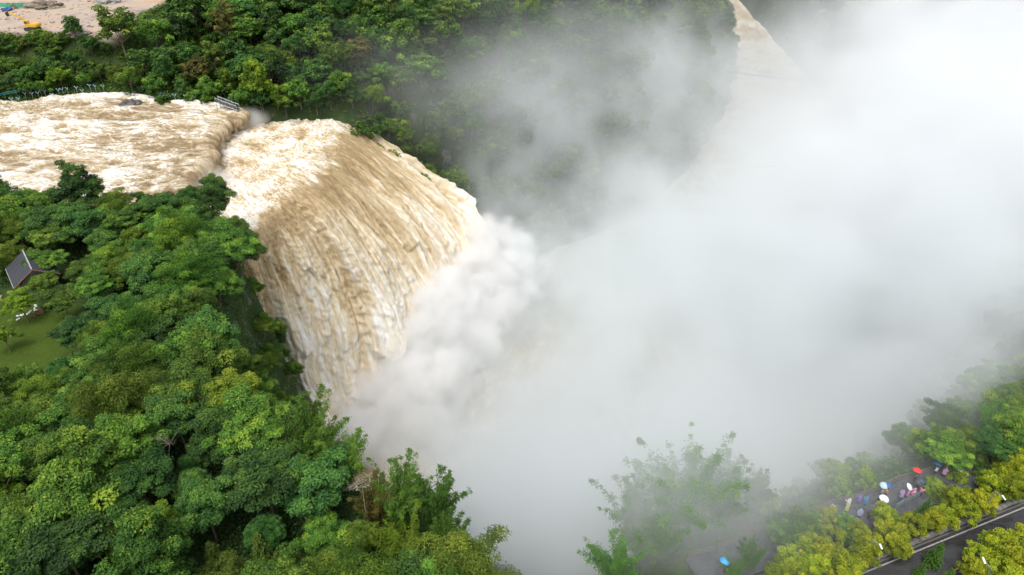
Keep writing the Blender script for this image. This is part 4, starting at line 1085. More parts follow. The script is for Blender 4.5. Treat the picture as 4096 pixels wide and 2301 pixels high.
def lump(name, seed, size, mat, label, cat, loc, group=None, rough=.35, sub=3, flat=.7, n=2.2):
    bm = bmesh.new(); bmesh.ops.create_icosphere(bm, subdivisions=sub, radius=1.0)
    V = np.array([v.co[:] for v in bm.verts])
    k = 1 + rough * fbm(V[:, 0] * n + seed, V[:, 1] * n, V[:, 2] * n, oct=3, seed=seed) * 1.6
    for v, q in zip(bm.verts, V * k[:, None] * np.array(size)): v.co = q
    me = bpy.data.meshes.new(name); bm.to_mesh(me); bm.free(); me.materials.append(mat)
    return tag(link(name, me, None, loc), label, cat, group)
def site_pt(zx, zy, z=90.0): return at(*zoom1(zx, zy), z)
p = site_pt(365, 60); lump('rubble_mound', 3, (6.0, 3.6, 2.4), M_RUBBLE, 'dark mound of rubble and scrub on the building site', 'rubble', (p[0], p[1], 89.9), rough=.5, sub=4)
p = site_pt(880, 25); lump('rubble_mound', 4, (4.2, 2.4, 1.3), plain('grey_rubble', (.30, .29, .27), .9, var=.5), 'grey rubble heap at the edge of the building site', 'rubble', (p[0], p[1], 89.9), rough=.6, sub=4)
p = site_pt(640, 270); lump('rubble_mound', 8, (4.0, 2.4, 1.2), plain('pale_rubble', (.42, .34, .29), .9, var=.4), 'pale rubble heap above the riverside trees', 'rubble', (p[0], p[1], 89.6), rough=.6, sub=4)
a, b = site_pt(-60, 62), site_pt(222, 60)
nf = thing('net_fence', 'green netting fence at the back of the building site', 'fence', tuple(a))
d = b - a; n_ = 6
for k in range(n_ + 1): MB().bar((d[0] * k / n_, d[1] * k / n_, -.1), (d[0] * k / n_, d[1] * k / n_, 1.75), .06).build('post', M_STEEL, nf)
for k in range(n_):
    p0, p1 = d * k / n_, d * (k + 1) / n_; sag = .12
    MB().sheet([(p0[0], p0[1], .05), (p1[0], p1[1], .05), (p1[0], p1[1], 1.6), ((p0[0] + p1[0]) / 2, (p0[1] + p1[1]) / 2 + .05, 1.6 - sag), (p0[0], p0[1], 1.6)]).build('net', M_NET, nf)
p = site_pt(62, 88)
bq = thing('tarpaulin_heap', 'crumpled blue tarpaulin heap on the building site', 'tarpaulin', tuple(p), .4)
o = lump('cover', 12, (1.7, 1.1, .8), plain('blue_tarp', (.05, .09, .25), .6), None, None, (0, 0, .3), rough=.6); o.parent = bq
MB().bar((-1.5, .3, .1), (1.6, -.2, 1.1), .07).build('pole', M_WOOD, bq)
p = site_pt(110, 72)
bq = thing('ridge_shelter', 'small brown ridge shelter beside the blue tarpaulin', 'shelter', tuple(p), .3)
MB().prism([(-1.6, 0), (0, 1.3), (1.6, 0), (1.5, 0), (0, 1.2), (-1.5, 0)], -1.1, 1.1).build('cover', plain('brown_sheet', (.20, .10, .06), .7), bq)
MB().bar((0, -1.2, 1.3), (0, 1.2, 1.3), .05).build('ridge_pole', M_WOOD, bq)
srng = random.Random(14)
debris = MB()
for k in range(420):
    zx, zy = srng.uniform(-40, 1040), srng.uniform(5, 330)
    p = site_pt(zx, zy)
    if p[0] > -133 + srng.uniform(-6, 3) or p[1] < 225: continue
    s = srng.uniform(.12, .5)
    debris.box((p[0], p[1], 90.0 + s * .2), (s * srng.uniform(.6, 4), s, s * .6), srng.uniform(0, 3), srng.uniform(-.3, .3))
o = debris.build('debris', plain('debris_mix', (.38, .33, .29), .9, var=.55, scale=.35)); tag(o, 'scattered stones and planks over the bare building site', 'debris', kind='stuff')
M_PATH = plain('footpath', (.30, .26, .22), .85, var=.2)

# ------------------------------------------------------------------ far river bank: posts, gangway, rail, rocks
pst = [(180, 845), (235, 812), (290, 812), (345, 806), (400, 797), (450, 792), (352, 762), (505, 776), (545, 772), (590, 782), (660, 778), (710, 768), (815, 768), (880, 766), (1290, 664), (1315, 738), (1350, 800), (1400, 775), (1395, 706), (1465, 826), (1555, 816), (1645, 800), (1618, 822), (1920, 836), (1980, 846), (125, 850), (765, 742), (1480, 690), (1565, 690)]
bp0 = None
for i, (zx, zy) in enumerate(pst):
    x, y, z = px_ground(*zoom1(zx, zy + 46))
    y = max(y, 200); g = max(G1(x, y), 74.2)
    lab = 'pale steel post with a blue forked head on the far river bank' if zx < 1200 else 'pale steel post with a blue forked head on the scrubby bank before the gangway'
    po = thing('forked_post', lab, 'post', (x, y, g), srng.uniform(-.4, .4), 'forked posts along the far bank' if zx < 1200 else 'forked posts on the scrubby bank')
    po.rotation_euler = (srng.uniform(-.08, .08), srng.uniform(-.12, .12), po.rotation_euler[2])
    if bp0 is None:
        mm = MB().bar((0, 0, -.6), (0, 0, 1.9), .085, 6, .07).mesh('post_shaft', M_STEEL)
        hd = MB().bar((0, 0, 1.85), (-.42, 0, 2.35), .07, 5).bar((0, 0, 1.85), (.42, 0, 2.35), .07, 5).bar((-.55, 0, 2.38), (-.3, 0, 2.38), .12, 6).bar((.3, 0, 2.38), (.55, 0, 2.38), .12, 6).mesh('post_head', M_LBLUE)
        bp0 = (mm, hd)
    link('shaft', bp0[0], po); link('fork', bp0[1], po)
a, b = at(217, 101.5, 77.6), at(238.5, 109.5, 76.0)
gw = thing('gangway', 'grey steel lattice gangway on the bank above the river step', 'gangway', tuple(a))
d = b - a; Lg = np.linalg.norm(d); side = np.cross(d / Lg, [0, 0, 1]); side = side / np.linalg.norm(side)
V3 = lambda s, t, u: tuple(d * s + side * t + np.array([0, 0, u]))
for t in (-.7, .7):
    for u in (0, 1.3): MB().bar(V3(0, t, u), V3(1, t, u), .09).build('chord', M_STEEL, gw)
    for k in range(7): MB().bar(V3(k / 6, t, 0), V3(k / 6, t, 1.3), .06).build('upright', M_STEEL, gw)
    for k in range(6): MB().bar(V3(k / 6, t, 0 if k % 2 else 1.3), V3((k + 1) / 6, t, 1.3 if k % 2 else 0), .045).build('brace', M_STEEL, gw)
MB().sheet([V3(0, -.68, .08), V3(1, -.68, .08), V3(1, .68, .08), V3(0, .68, .08)], .08).build('deck', M_DARK, gw)
for k in (0.02, .98):
    for t in (-.7, .7): MB().bar(V3(k, t, 0), V3(k, t, -3.0), .1).build('leg', M_STEEL, gw)
rp = [at(-8, 97.0, 76.6), at(4, 94.3, 76.9), at(16, 92.2, 77.2), at(30, 88.6, 77.6), at(47, 85.2, 78.0)]
rl = thing('path_rail', 'cyan handrail of the riverside path showing between trees', 'railing', tuple(rp[0]))
for p0, p1 in zip(rp[:-1], rp[1:]):
    for u in (0, .5): MB().bar(tuple(p0 - rp[0] + [0, 0, u]), tuple(p1 - rp[0] + [0, 0, u]), .07).build('rail', M_CYAN, rl)
for p0 in rp: MB().bar(tuple(p0 - rp[0] + [0, 0, -2.2]), tuple(p0 - rp[0] + [0, 0, .6]), .07).build('post', M_STEEL, rl)
for (zx, zy, zx2, zy2, lab) in ((1140, 742, 1200, 758, 'short grey railing on the scrubby bank, upper one'), (1104, 783, 1152, 800, 'short grey railing on the scrubby bank, lower one')):
    x, y, z = px_ground(*zoom1(zx, zy + 12)); x2, y2, z2 = px_ground(*zoom1(zx2, zy2 + 12))
    fr = thing('bank_railing', lab, 'railing', (x, y, z)); e = np.array([x2 - x, y2 - y, z2 - z])
    for u in (.5, 1.0): MB().bar((0, 0, u), tuple(e + [0, 0, u]), .06).build('rail', M_STEEL, fr)
    for k in range(5): MB().bar(tuple(e * k / 4 + [0, 0, -.3]), tuple(e * k / 4 + [0, 0, 1.05]), .05).build('post', M_STEEL, fr)
for i, (px, py, s, lab) in enumerate([(130, 105, (3.2, 1.8, 1.5), 'dark wet rock at the foot of the scrubby river bank'), (138, 103.5, (1.8, 1.2, 1.0), 'smaller dark rock beside the bank rock')]):
    p = at(px, py, 75.0); lump('bank_rock', 30 + i, s, M_ROCK, lab, 'rock', tuple(p), rough=.5)
for i, (px, py, z, s, lab) in enumerate([(452, 170, 38, (6, 4, 3.2), 'dark grey cliff boulder beside the falling water'), (462, 160, 42, (4.5, 3, 2.2), 'pale-edged slab on the cliff above the boulder'), (470, 190, 28, (6, 5, 6), 'wet cliff rock behind the outer edge of the fall'), (440, 160, 46, (4, 3, 4), 'dark cliff block under the rim trees')]):
    p = at(px, py, z); lump('cliff_rock', 50 + i, s, M_ROCK, lab, 'rock', tuple(p), rough=.55)
# footbridge over the downstream river
fa, fb = np.array([108., 395., 27.]), np.array([212., 364., 27.])
fbz = thing('footbridge', 'thin dark suspension footbridge across the misty downstream river', 'bridge', tuple(fa))
fd = fb - fa; fs = np.array([fd[1], -fd[0], 0]) / np.linalg.norm(fd)
FB = lambda s, t, u: tuple(fd * s + fs * t + np.array([0, 0, u]))
for k in range(16): MB().sheet([FB(k / 16, -1.1, -5.0 * (1 - (k / 8 - 1) ** 2) * .5), FB((k + .97) / 16, -1.1, -5.0 * (1 - ((k + .97) / 8 - 1) ** 2) * .5), FB((k + .97) / 16, 1.1, -5.0 * (1 - ((k + .97) / 8 - 1) ** 2) * .5), FB(k / 16, 1.1, -5.0 * (1 - (k / 8 - 1) ** 2) * .5)], .3).build('deck_panel', M_DARK, fbz)
for t_ in (-1.2, 1.2):
    sag = lambda k: 7.0 - 8.0 * (1 - (k / 8 - 1) ** 2)
    for k in range(16): MB().bar(FB(k / 16, t_, sag(k)), FB((k + 1) / 16, t_, sag(k + 1)), .13).build('cable', M_DARK, fbz)
    for k in range(1, 16): MB().bar(FB(k / 16, t_, -5.0 * (1 - (k / 8 - 1) ** 2) * .5), FB(k / 16, t_, sag(k)), .05).build('hanger', M_DARK, fbz)
    for k in (0, 1): MB().bar(FB(k, t_, -12), FB(k, t_, 7.4), .5).build('tower', M_CONC, fbz)
# bare branches
def snag(px, py, hgt, seed, lab, n=9):
    x, y, z = on_ray(px, py, hgt * .8); g = np.random.default_rng(seed)
    segs = [(np.array([[0, 0, -1], [g.normal(0, .2), g.normal(0, .2), hgt * .5], [g.normal(0, .5), g.normal(0, .5), hgt * .8]]), [.09, .06, .035])]
    tip = segs[0][0][2]
    for k in range(n):
        e = tip + unit(g.normal(size=3) + [0, 0, .5]) * g.uniform(1.2, 2.8); m = (tip + e) / 2 + g.normal(0, .2, 3)
        segs.append((np.array([tip, m, e]), [.03, .02, .008]))
        for q in range(3): segs.append((np.array([m, m + unit(e - m + g.normal(0, .7, 3)) * g.uniform(.5, 1.2)]), [.016, .005]))
    t = thing('bare_tree', lab, 'dead tree', (x, y, z))
    link('trunk', tubes('bare_trunk', segs[:1], M_DEAD), t); link('branches', tubes('bare_branches', segs[1:], M_DEAD, 5), t)
snag(166, 235, 11, 1, 'bare grey branches sticking out of the dark bank trees')
snag(138, 192, 10.5, 2, 'bare pale limb lying over the trees by the river')
snag(136, 422, 11, 3, 'tangle of bare grey twigs in the middle of the wood')
snag(163, 448, 10.5, 4, 'bare forked twigs beside the slim umbrella-leaf tree')
snag(363, 486, 13, 5, 'bare reddish twigs beside the wide bamboo clump')

# ------------------------------------------------------------------ viewing path, planter, road
ROADD = np.array([.936, .353]); ROADN = np.array([-.353, .936])
def rd(s, t, z): q = np.array([43, 49.5]) + ROADD * s + ROADN * t; return (float(q[0]), float(q[1]), z)
def strip(name, s0, s1, t0, t1, z, mat, th=0.0, n=30):
    m = MB()
    S_ = np.linspace(s0, s1, n)
    for a, b in zip(S_[:-1], S_[1:]): m.v += [rd(a, t0, z), rd(b, t0, z), rd(b, t1, z), rd(a, t1, z)]; k = len(m.v); m.f.append((k - 4, k - 3, k - 2, k - 1))
    if th:
        for t in (t0, t1):
            m.v += [rd(s0, t, z), rd(s1, t, z), rd(s1, t, z - th), rd(s0, t, z - th)]; k = len(m.v); m.f.append((k - 4, k - 3, k - 2, k - 1))
        for s in (s0, s1):
            m.v += [rd(s, t0, z), rd(s, t1, z), rd(s, t1, z - th), rd(s, t0, z - th)]; k = len(m.v); m.f.append((k - 4, k - 3, k - 2, k - 1))
    return m.build(name, mat)
def wet(name, c0, c1, lo, hi, scale, streak=(1, 1, 1)):
    m, nt, b = new_mat(name); co = objcoord(nt)
    mp = nt.nodes.new('ShaderNodeMapping'); mp.inputs['Rotation'].default_value = (0, 0, -math.atan2(.353, .936)); mp.inputs['Scale'].default_value = streak
    nt.links.new(co, mp.inputs['Vector'])
    n = nnoise(nt, mp.outputs[0], scale, 5, .6, .5); n2 = nnoise(nt, co, 9, 3)
    nt.links.new(nmix(nt, .3, ramp(nt, n, [(.35, c0), (.65, c1)]), ramp(nt, n2, [(.3, c0), (.7, c1)])), b.inputs['Base Color'])
    nt.links.new(ramp(nt, n, [(.38, (lo,) * 3), (.62, (hi,) * 3)]), b.inputs['Roughness'])
    return m
o = strip('road', -34, 70, -8.2, .35, 72.5, wet('wet_asphalt', (.026, .026, .028), (.060, .058, .058), .12, .55, .35, (.25, 1.2, 1)), .3, 60); tag(o, kind='structure')
M_LINE = plain('road_paint_white', (.30, .29, .26), .6, var=.25, scale=2); M_ORANGE = plain('road_paint_orange', (.55, .27, .05), .6, var=.25, scale=2)
for t in (-.03, -7.3): o = strip('edge_line', -34, 70, t - .09, t + .09, 72.505, M_LINE); tag(o, kind='structure')
for k in range(17): o = strip('lane_dash', -32 + k * 6, -30 + k * 6, -3.75, -3.6, 72.505, M_ORANGE, n=2); tag(o, kind='structure')
o = strip('kerb', -34, 70, .36, .58, 72.64, plain('wet_kerb', (.11, .105, .10), .6), .4, 2); tag(o, kind='structure')
o = strip('planter_soil', -34, 70, 1.3, 4.2, 72.78, plain('planter_earth', (.045, .055, .02), .95, var=.4), .5, 2); tag(o, kind='structure')
o = strip('viewing_path', -19.5, 34, 4.45, 9.2, 72.85, wet('wet_paving', (.046, .050, .056), (.098, .100, .106), .10, .6, .5), .5, 40); tag(o, kind='structure')
# low stone wall in separate stones
sw = thing('stone_wall', 'low rough stone wall between the road verge and the planted strip', 'wall', rd(0, 1.0, 72.3))
M_STONE = plain('wall_stone', (.20, .19, .18), .85, var=.4, scale=1.0)
stone_meshes = []
for k in range(5):
    m = MB().box((0, 0, 0), (.92, .5, .42), top=.94); stone_meshes.append(m.mesh('stone', M_STONE, bevel=.06))
for k in range(100):
    for c in range(2):
        q = rd(-30 + k * .95 + c * .45, 1.0 + srng.uniform(-.05, .05), 72.55 + c * .44)
        o = link('stone', stone_meshes[srng.randrange(5)], sw, tuple(np.array(q) - np.array(rd(0, 1.0, 72.3)))); o.rotation_euler = (srng.uniform(-.05, .05), srng.uniform(-.05, .05), math.atan2(.353, .936) + srng.uniform(-.04, .04)); o.scale = (srng.uniform(.92, 1.02), 1, srng.uniform(.9, 1.05))
M_RAIL = plain('handrail_wood', (.16, .13, .11), .6, var=.3)
def handrail(name, pts, label, mat, posts, hgt=1.1, r=.06):
    base = np.array(pts[0]); t = thing(name, label, 'railing', tuple(base))
    for a, b in zip(pts[:-1], pts[1:]):
        a, b = np.array(a) - base, np.array(b) - base
        for u in (.35, .72, hgt): MB().bar(tuple(a + [0, 0, u]), tuple(b + [0, 0, u]), r if u == hgt else r * .7).build('rail', mat, t)
        n = max(1, int(np.linalg.norm(b - a) / posts))
        for k in range(n): MB().bar(tuple(a + (b - a) * k / n + [0, 0, -.1]), tuple(a + (b - a) * k / n + [0, 0, hgt]), r * 1.1).build('post', mat, t)
    MB().bar(tuple(b + [0, 0, -.1]), tuple(b + [0, 0, hgt]), r * 1.1).build('post', mat, t)
handrail('handrail', [rd(s, 9.0 + .25 * math.sin(s * .55), 72.85) for s in np.linspace(-19, 33, 15)], 'dark outer handrail along the gorge side of the viewing path', M_RAIL, 1.9)
q0, q1, q2 = (at(*zpx(915, 815), 72.9), at(*zpx(1000, 765), 72.9), at(*zpx(1150, 690), 72.9))
handrail('inner_handrail', [tuple(q0), tuple(q1), tuple(q2)], 'grey-green steel handrail inside the viewing path behind the pink coats', plain('greened_steel', (.20, .27, .26), .45, .4), 1.5)

# street lamps with flat white heads
for i, (zx, zy, z, arm, lab) in enumerate([(785, 1168, 78.0, 1.1, 'street lamp with a white panel head above the golden trees by the feathery ones'), (1968, 697, 78.0, 1.1, 'street lamp with a white panel head above the golden trees at the path end'),
                                           (1785, 1310, 79.2, -1.0, 'street lamp with a white panel head on the near side of the road'), (1575, 340, 76.2, .5, 'small white lamp head behind the dark green bush')]):
    p = at(*zpx(zx, zy), z); s_ = 1.0 if i != 3 else .4
    dirn = np.array([ROADN[0], ROADN[1], 0]) * arm
    lp = thing('street_lamp', lab, 'lamp', (p[0] + dirn[0], p[1] + dirn[1], 72.5))
    MB().bar((0, 0, 0), (0, 0, z - 72.6), .08, 8, .05).build('pole', M_STEEL, lp)
    MB().bar((0, 0, z - 72.62), (-dirn[0], -dirn[1], z - 72.5), .04).build('arm', M_STEEL, lp)
    MB().box((-dirn[0] * 1.05, -dirn[1] * 1.05, z - 72.46), (.22 * s_, .8 * s_, .08), math.atan2(dirn[1], dirn[0]) + math.pi / 2 - .5, .1).build('panel_head', M_WHITE, lp, bevel=.02)

# ------------------------------------------------------------------ people on the viewing path
def skin_mesh(name, joints, bones, mat):
    me = bpy.data.meshes.new(name); me.from_pydata([j[0] for j in joints], bones, [])
    bm = bmesh.new(); bm.from_mesh(me); lay = bm.verts.layers.skin.verify()
    for v, j in zip(bm.verts, joints):
        r = j[1]; v[lay].radius = (r, r) if isinstance(r, float) else r; v[lay].use_root = (v.index == 0)
    bm.to_mesh(me); bm.free()
    o = bpy.data.objects.new(name, me); COL.objects.link(o)
    o.modifiers.new('skin', 'SKIN').use_smooth_shade = True
    s = o.modifiers.new('sub', 'SUBSURF'); s.levels = s.render_levels = 1
    dg = bpy.context.evaluated_depsgraph_get()
    out = bpy.data.meshes.new_from_object(o.evaluated_get(dg)); out.name = name
    out.materials.clear(); out.materials.append(mat)
    bpy.data.objects.remove(o); bpy.data.meshes.remove(me)
    return out
SKIN_ = plain('skin', (.45, .27, .18), .6)
def body_joints(pose):
    """facing +Y, feet on z = 0"""
    J = [((0, 0, .95), (.16, .12)), ((0, .0, 1.18), (.15, .11)), ((0, .01, 1.38), (.17, .11)), ((0, .02, 1.50), .06), ((0, .03, 1.60), .095), ((0, .035, 1.68), .085),
         ((-.10, 0, .88), .095), ((-.11, .03, .50), .07), ((-.11, -.02, .09), .05), ((-.12, .12, .04), .045),
         ((.10, 0, .88), .095), ((.11, .05, .50), .07), ((.12, .02, .09), .05), ((.13, .16, .04), .045)]
    Bn = [(0, 1), (1, 2), (2, 3), (3, 4), (4, 5), (0, 6), (6, 7), (7, 8), (8, 9), (0, 10), (10, 11), (11, 12), (12, 13)]
    arms = {'stand': (((-.20, 0, 1.40), (-.27, -.02, 1.13), (-.27, .08, .90), (-.26, .11, .83)), ((.20, 0, 1.40), (.27, -.02, 1.13), (.27, .08, .90), (.26, .11, .83))),
            'umbrella': (((-.20, 0, 1.40), (-.27, -.02, 1.13), (-.25, .10, .92), (-.24, .14, .85)), ((.20, 0, 1.40), (.25, .05, 1.13), (.12, .24, 1.28), (.10, .27, 1.33))),
            'lean': (((-.20, 0, 1.40), (-.25, .18, 1.18), (-.20, .42, 1.10), (-.18, .49, 1.10)), ((.20, 0, 1.40), (.25, .18, 1.18), (.20, .42, 1.10), (.18, .49, 1.10))),
            'phone': (((-.20, 0, 1.40), (-.25, .12, 1.15), (-.10, .32, 1.36), (-.06, .35, 1.42)), ((.20, 0, 1.40), (.25, .12, 1.15), (.10, .32, 1.36), (.06, .35, 1.42)))}[pose]
    for A in arms:
        k = len(J)
        J += [(A[0], .075), (A[1], .052), (A[2], .038), (A[3], .042)]; Bn += [(2, k), (k, k + 1), (k + 1, k + 2), (k + 2, k + 3)]
        h = np.array(A[3]); f = unit(h - np.array(A[2]))
        sgn = 1 if A[0][0] < 0 else -1
        for q, (off, ln) in enumerate(((-.03, .075), (-.01, .085), (.012, .082), (.032, .066))):
            b_ = h + np.array([off, 0, 0]) + f * .03; J += [(tuple(b_), .010), (tuple(b_ + f * ln * .6), .009), (tuple(b_ + f * ln + [0, 0, -.012]), .008)]
            k2 = len(J); Bn += [(k + 3, k2 - 3), (k2 - 3, k2 - 2), (k2 - 2, k2 - 1)]
        t = h + np.array([sgn * .045, .0, 0]); J += [(tuple(t), .011), (tuple(t + f * .05 + [sgn * .012, 0, 0]), .009)]; Bn += [(k + 3, len(J) - 2), (len(J) - 2, len(J) - 1)]
    return J, Bn
BODY = {p: skin_mesh('body_' + p, *body_joints(p), SKIN_) for p in ('stand', 'umbrella', 'lean', 'phone')}
def ringed(prof, seg=14):
    """stack of ellipses (z, rx, ry, y offset) -> cloth tube"""
    V, F = [], []
    for z, rx, ry, yo in prof:
        for k in range(seg):
            t = 2 * math.pi * k / seg; w_ = 1 + .05 * math.sin(3 * t + z * 9); V.append((rx * math.cos(t) * w_, ry * math.sin(t) * w_ + yo, z))
    for j in range(len(prof) - 1):
        for k in range(seg): F.append((j * seg + k, j * seg + (k + 1) % seg, (j + 1) * seg + (k + 1) % seg, (j + 1) * seg + k))
    return V, F
def cloth(name, prof, mat):
    m = MB(); m.v, m.f = ringed(prof); return m.mesh(name, mat, True)
M0 = plain('cloth', (.5, .5, .5), .7)
CAPE = cloth('rain_cape', [(.56, .30, .25, 0), (.60, .31, .26, 0), (.85, .28, .22, 0), (1.10, .25, .18, 0), (1.30, .265, .16, 0), (1.40, .24, .13, .01), (1.465, .11, .09, .015), (1.50, .095, .09, .02), (1.58, .135, .14, .02), (1.68, .135, .14, .02), (1.76, .085, .09, .02), (1.80, .01, .01, .02)], M0)
JACKET = cloth('jacket', [(.80, .22, .17, 0), (1.0, .21, .16, 0), (1.2, .22, .16, 0), (1.38, .24, .14, 0), (1.46, .16, .11, .01), (1.50, .085, .085, .02)], M0)
TROUS = None
def trouser_mesh():
    m = MB()
    for s in (-1, 1):
        V, F = ringed([(.07, .075, .085, .0), (.30, .08, .09, 0), (.52, .095, .10, .02), (.75, .115, .125, 0), (.93, .125, .15, 0)], 10); o = len(m.v)
        m.v += [(x + s * .105, y, z) for x, y, z in V]; m.f += [tuple(o + i for i in f) for f in F]
    return m.mesh('trousers', M0, True)
TROUS = trouser_mesh()
HAIR = cloth('hair', [(1.56, .10, .09, -.02), (1.63, .115, .115, .01), (1.70, .11, .11, .02), (1.76, .07, .075, .02), (1.785, .01, .01, .02)], M0)
SLEEVE = {}
for p_ in BODY:
    J_, _ = body_joints(p_); m = []
    for k_ in (14, 14 + 4 + 14):
        A_ = [np.array(J_[k_ + q][0]) for q in range(3)]
        m.append((np.array([A_[0] * [.8, 1, 1], A_[0], A_[1], A_[2]]), [.10, .105, .085, .075]))
    SLEEVE[p_] = tubes('sleeves_' + p_, m, M0, 8)
CM = {}
def cmat(c):
    if c not in CM: CM[c] = plain('cloth_%d' % len(CM), c, .55, var=.12, scale=8)
    return CM[c]
def setm(o, m): o.material_slots[0].link = 'OBJECT'; o.material_slots[0].material = m
UMB = MB().lathe([(.01, .36), (.16, .345), (.32, .29), (.45, .19), (.53, .06), (.50, .055), (.42, .17), (.30, .265), (.15, .32), (.01, .335)], 16).mesh('umbrella_canopy', M0)
UMB_SH = MB().bar((0, 0, -.75), (0, 0, .44), .014, 6).mesh('umbrella_shaft', M_DARK)
UMB_RIB = MB().bar((0, 0, .33), (.30, 0, .255), .008, 4).bar((.30, 0, .255), (.515, 0, .05), .008, 4).mesh('umbrella_rib', M_STEEL)
UMB_HD = MB().bar((0, 0, -.76), (.0, .0, -.62), .022, 6).bar((0, 0, -.76), (.05, 0, -.80), .02, 6).mesh('umbrella_handle', M_DARK)
def umbrella(label, col, loc, tilt=(0, 0), scale=1.0):
    u = thing('umbrella', label, 'umbrella', loc); u.rotation_euler = (tilt[0], tilt[1], srng.uniform(0, 1)); u.scale = (scale,) * 3
    c = link('canopy', UMB, u); setm(c, cmat(col)); link('shaft', UMB_SH, u); link('handle', UMB_HD, u)
    for k in range(8): r_ = link('rib', UMB_RIB, u); r_.rotation_euler = (0, 0, k * math.pi / 4)
def person(label, foot, face, pose, coat, coat_col, trou=(.03, .03, .04), hair=(.015, .012, .010), scale=1.0, umb=None):
    """foot: zoomed picture position of the feet"""
    p = at(*zpx(*foot), 72.86)
    t = thing('person', label, 'person', (p[0], p[1], 72.856), face); t.scale = (scale,) * 3
    link('body', BODY[pose], t)
    c = link('rain_cape' if coat == 'cape' else 'jacket', CAPE if coat == 'cape' else JACKET, t); setm(c, cmat(coat_col))
    sl = link('sleeves', SLEEVE[pose], t); setm(sl, cmat(coat_col))
    tr = link('trousers', TROUS, t); setm(tr, cmat(trou))
    if coat != 'cape': h_ = link('hair', HAIR, t); setm(h_, cmat(hair))
    if umb:
        lab, col, tilt, us = umb
        f = Matrix.Rotation(face, 3, 'Z') @ Vector((.09, .26, 0))
        umbrella(lab, col, (p[0] + f.x * scale, p[1] + f.y * scale, 72.856 + 1.92 * scale), tilt, us)
G = math.atan2(.936, -.353) - math.pi / 2       # facing the gorge
PUR, BLU, PNK, LIL, NAVY, WHT = (.20, .13, .50), (.03, .26, .50), (.55, .22, .42), (.40, .27, .52), (.02, .05, .16), (.75, .76, .78)
person('person in a purple rain cape leaning on the outer handrail', (568, 756), G, 'lean', 'cape', PUR)
person('person in a turquoise blue rain cape standing on the wet path', (628, 772), G + .6, 'phone', 'cape', BLU)
person('person in a white top and dark trousers under the white umbrella', (785, 792), G + 2.2, 'umbrella', 'jacket', WHT, umb=('large white umbrella over the wet path', (.85, .86, .87), (.12, .1), 1.2))
person('person in black standing close beside the white umbrella', (752, 768), G + 2.6, 'stand', 'jacket', (.02, .02, .025))
person('person in an orange jacket under the navy blue umbrella', (825, 690), G, 'umbrella', 'jacket', (.62, .20, .06), umb=('navy blue umbrella beside the handrail', (.02, .09, .30), (-.1, .2), 1.1))
person('person in grey under the pale blue umbrella at the handrail', (785, 690), G, 'umbrella', 'jacket', (.25, .27, .3), umb=('pale blue patterned umbrella touching the navy one', (.45, .58, .64), (.05, -.15), 1.05))
person('person in a lilac rain cape and blue jeans in the pink group', (972, 712), G - .4, 'phone', 'cape', LIL, trou=(.05, .10, .18))
person('person in a pink rain cape under the tilted white umbrella', (1030, 700), G + .5, 'umbrella', 'cape', PNK, trou=(.05, .08, .14), umb=('white umbrella held tilted over the pink coats', (.82, .83, .84), (.5, .6), 1.0))
person('person in a salmon pink rain cape in the pink group', (1085, 692), G + 1.2, 'lean', 'cape', (.68, .28, .38))
person('person in a pink jacket with bare dark hair in the pink group', (1158, 680), G - 1.4, 'lean', 'jacket', (.62, .24, .40))
person('person in beige under the dark slate umbrella', (1130, 612), G + 2.9, 'umbrella', 'jacket', (.42, .38, .30), umb=('dark slate umbrella below the red one', (.035, .06, .10), (.1, .25), 1.15))
person('person in dark clothes under the red umbrella at the handrail', (1108, 545), G + .3, 'umbrella', 'jacket', (.05, .05, .06), umb=('bright red umbrella at the outer handrail', (.72, .03, .03), (-.15, .2), 1.15))
person('person in a white top under the blue umbrella near the path end', (1302, 478), G + .2, 'umbrella', 'jacket', (.65, .70, .70), umb=('mid-blue umbrella near the path end', (.03, .16, .38), (-.1, .25), 1.1))
person('person in a pale pink rain cape at the path end', (1385, 492), G - .8, 'stand', 'cape', (.66, .38, .55))
person('person in a violet rain cape half hidden by a golden tree', (690, 850), G + 1.8, 'stand', 'cape', (.26, .15, .55))
person('person in a pale lilac rain cape among the leaves', (568, 890), G + 2.4, 'stand', 'cape', (.35, .38, .62))
person('person in grey and white by the handrail in the mist', (318, 842), G + .3, 'lean', 'jacket', (.55, .56, .56))
person('person in a yellow-green rain cape half hidden by leaves', (445, 842), G, 'stand', 'cape', (.50, .52, .14))
person('person in a white rain cape at the handrail before the mist', (462, 792), G, 'lean', 'cape', (.72, .68, .68))
person('person in dark clothes squeezed behind the golden tree', (655, 905), G + 2.0, 'stand', 'jacket', (.06, .05, .06))
person('lone walker in dark clothes under the sky blue umbrella', (-722, 1414), G + 1.0, 'umbrella', 'jacket', (.03, .03, .04), umb=('sky blue umbrella of the lone walker', (.03, .36, .75), (.05, .15), 1.15))
umbrella('second small white umbrella beside the bright green bush', (.80, .82, .83), tuple(at(*zpx(1545, 425), 74.8)), (.1, .1), .8)
person('person in grey under a small white umbrella at the path end', (1520, 470), G, 'umbrella', 'jacket', (.3, .3, .3), umb=('small white umbrella beside the bright green bush', (.82, .84, .84), (0, 0), .8))
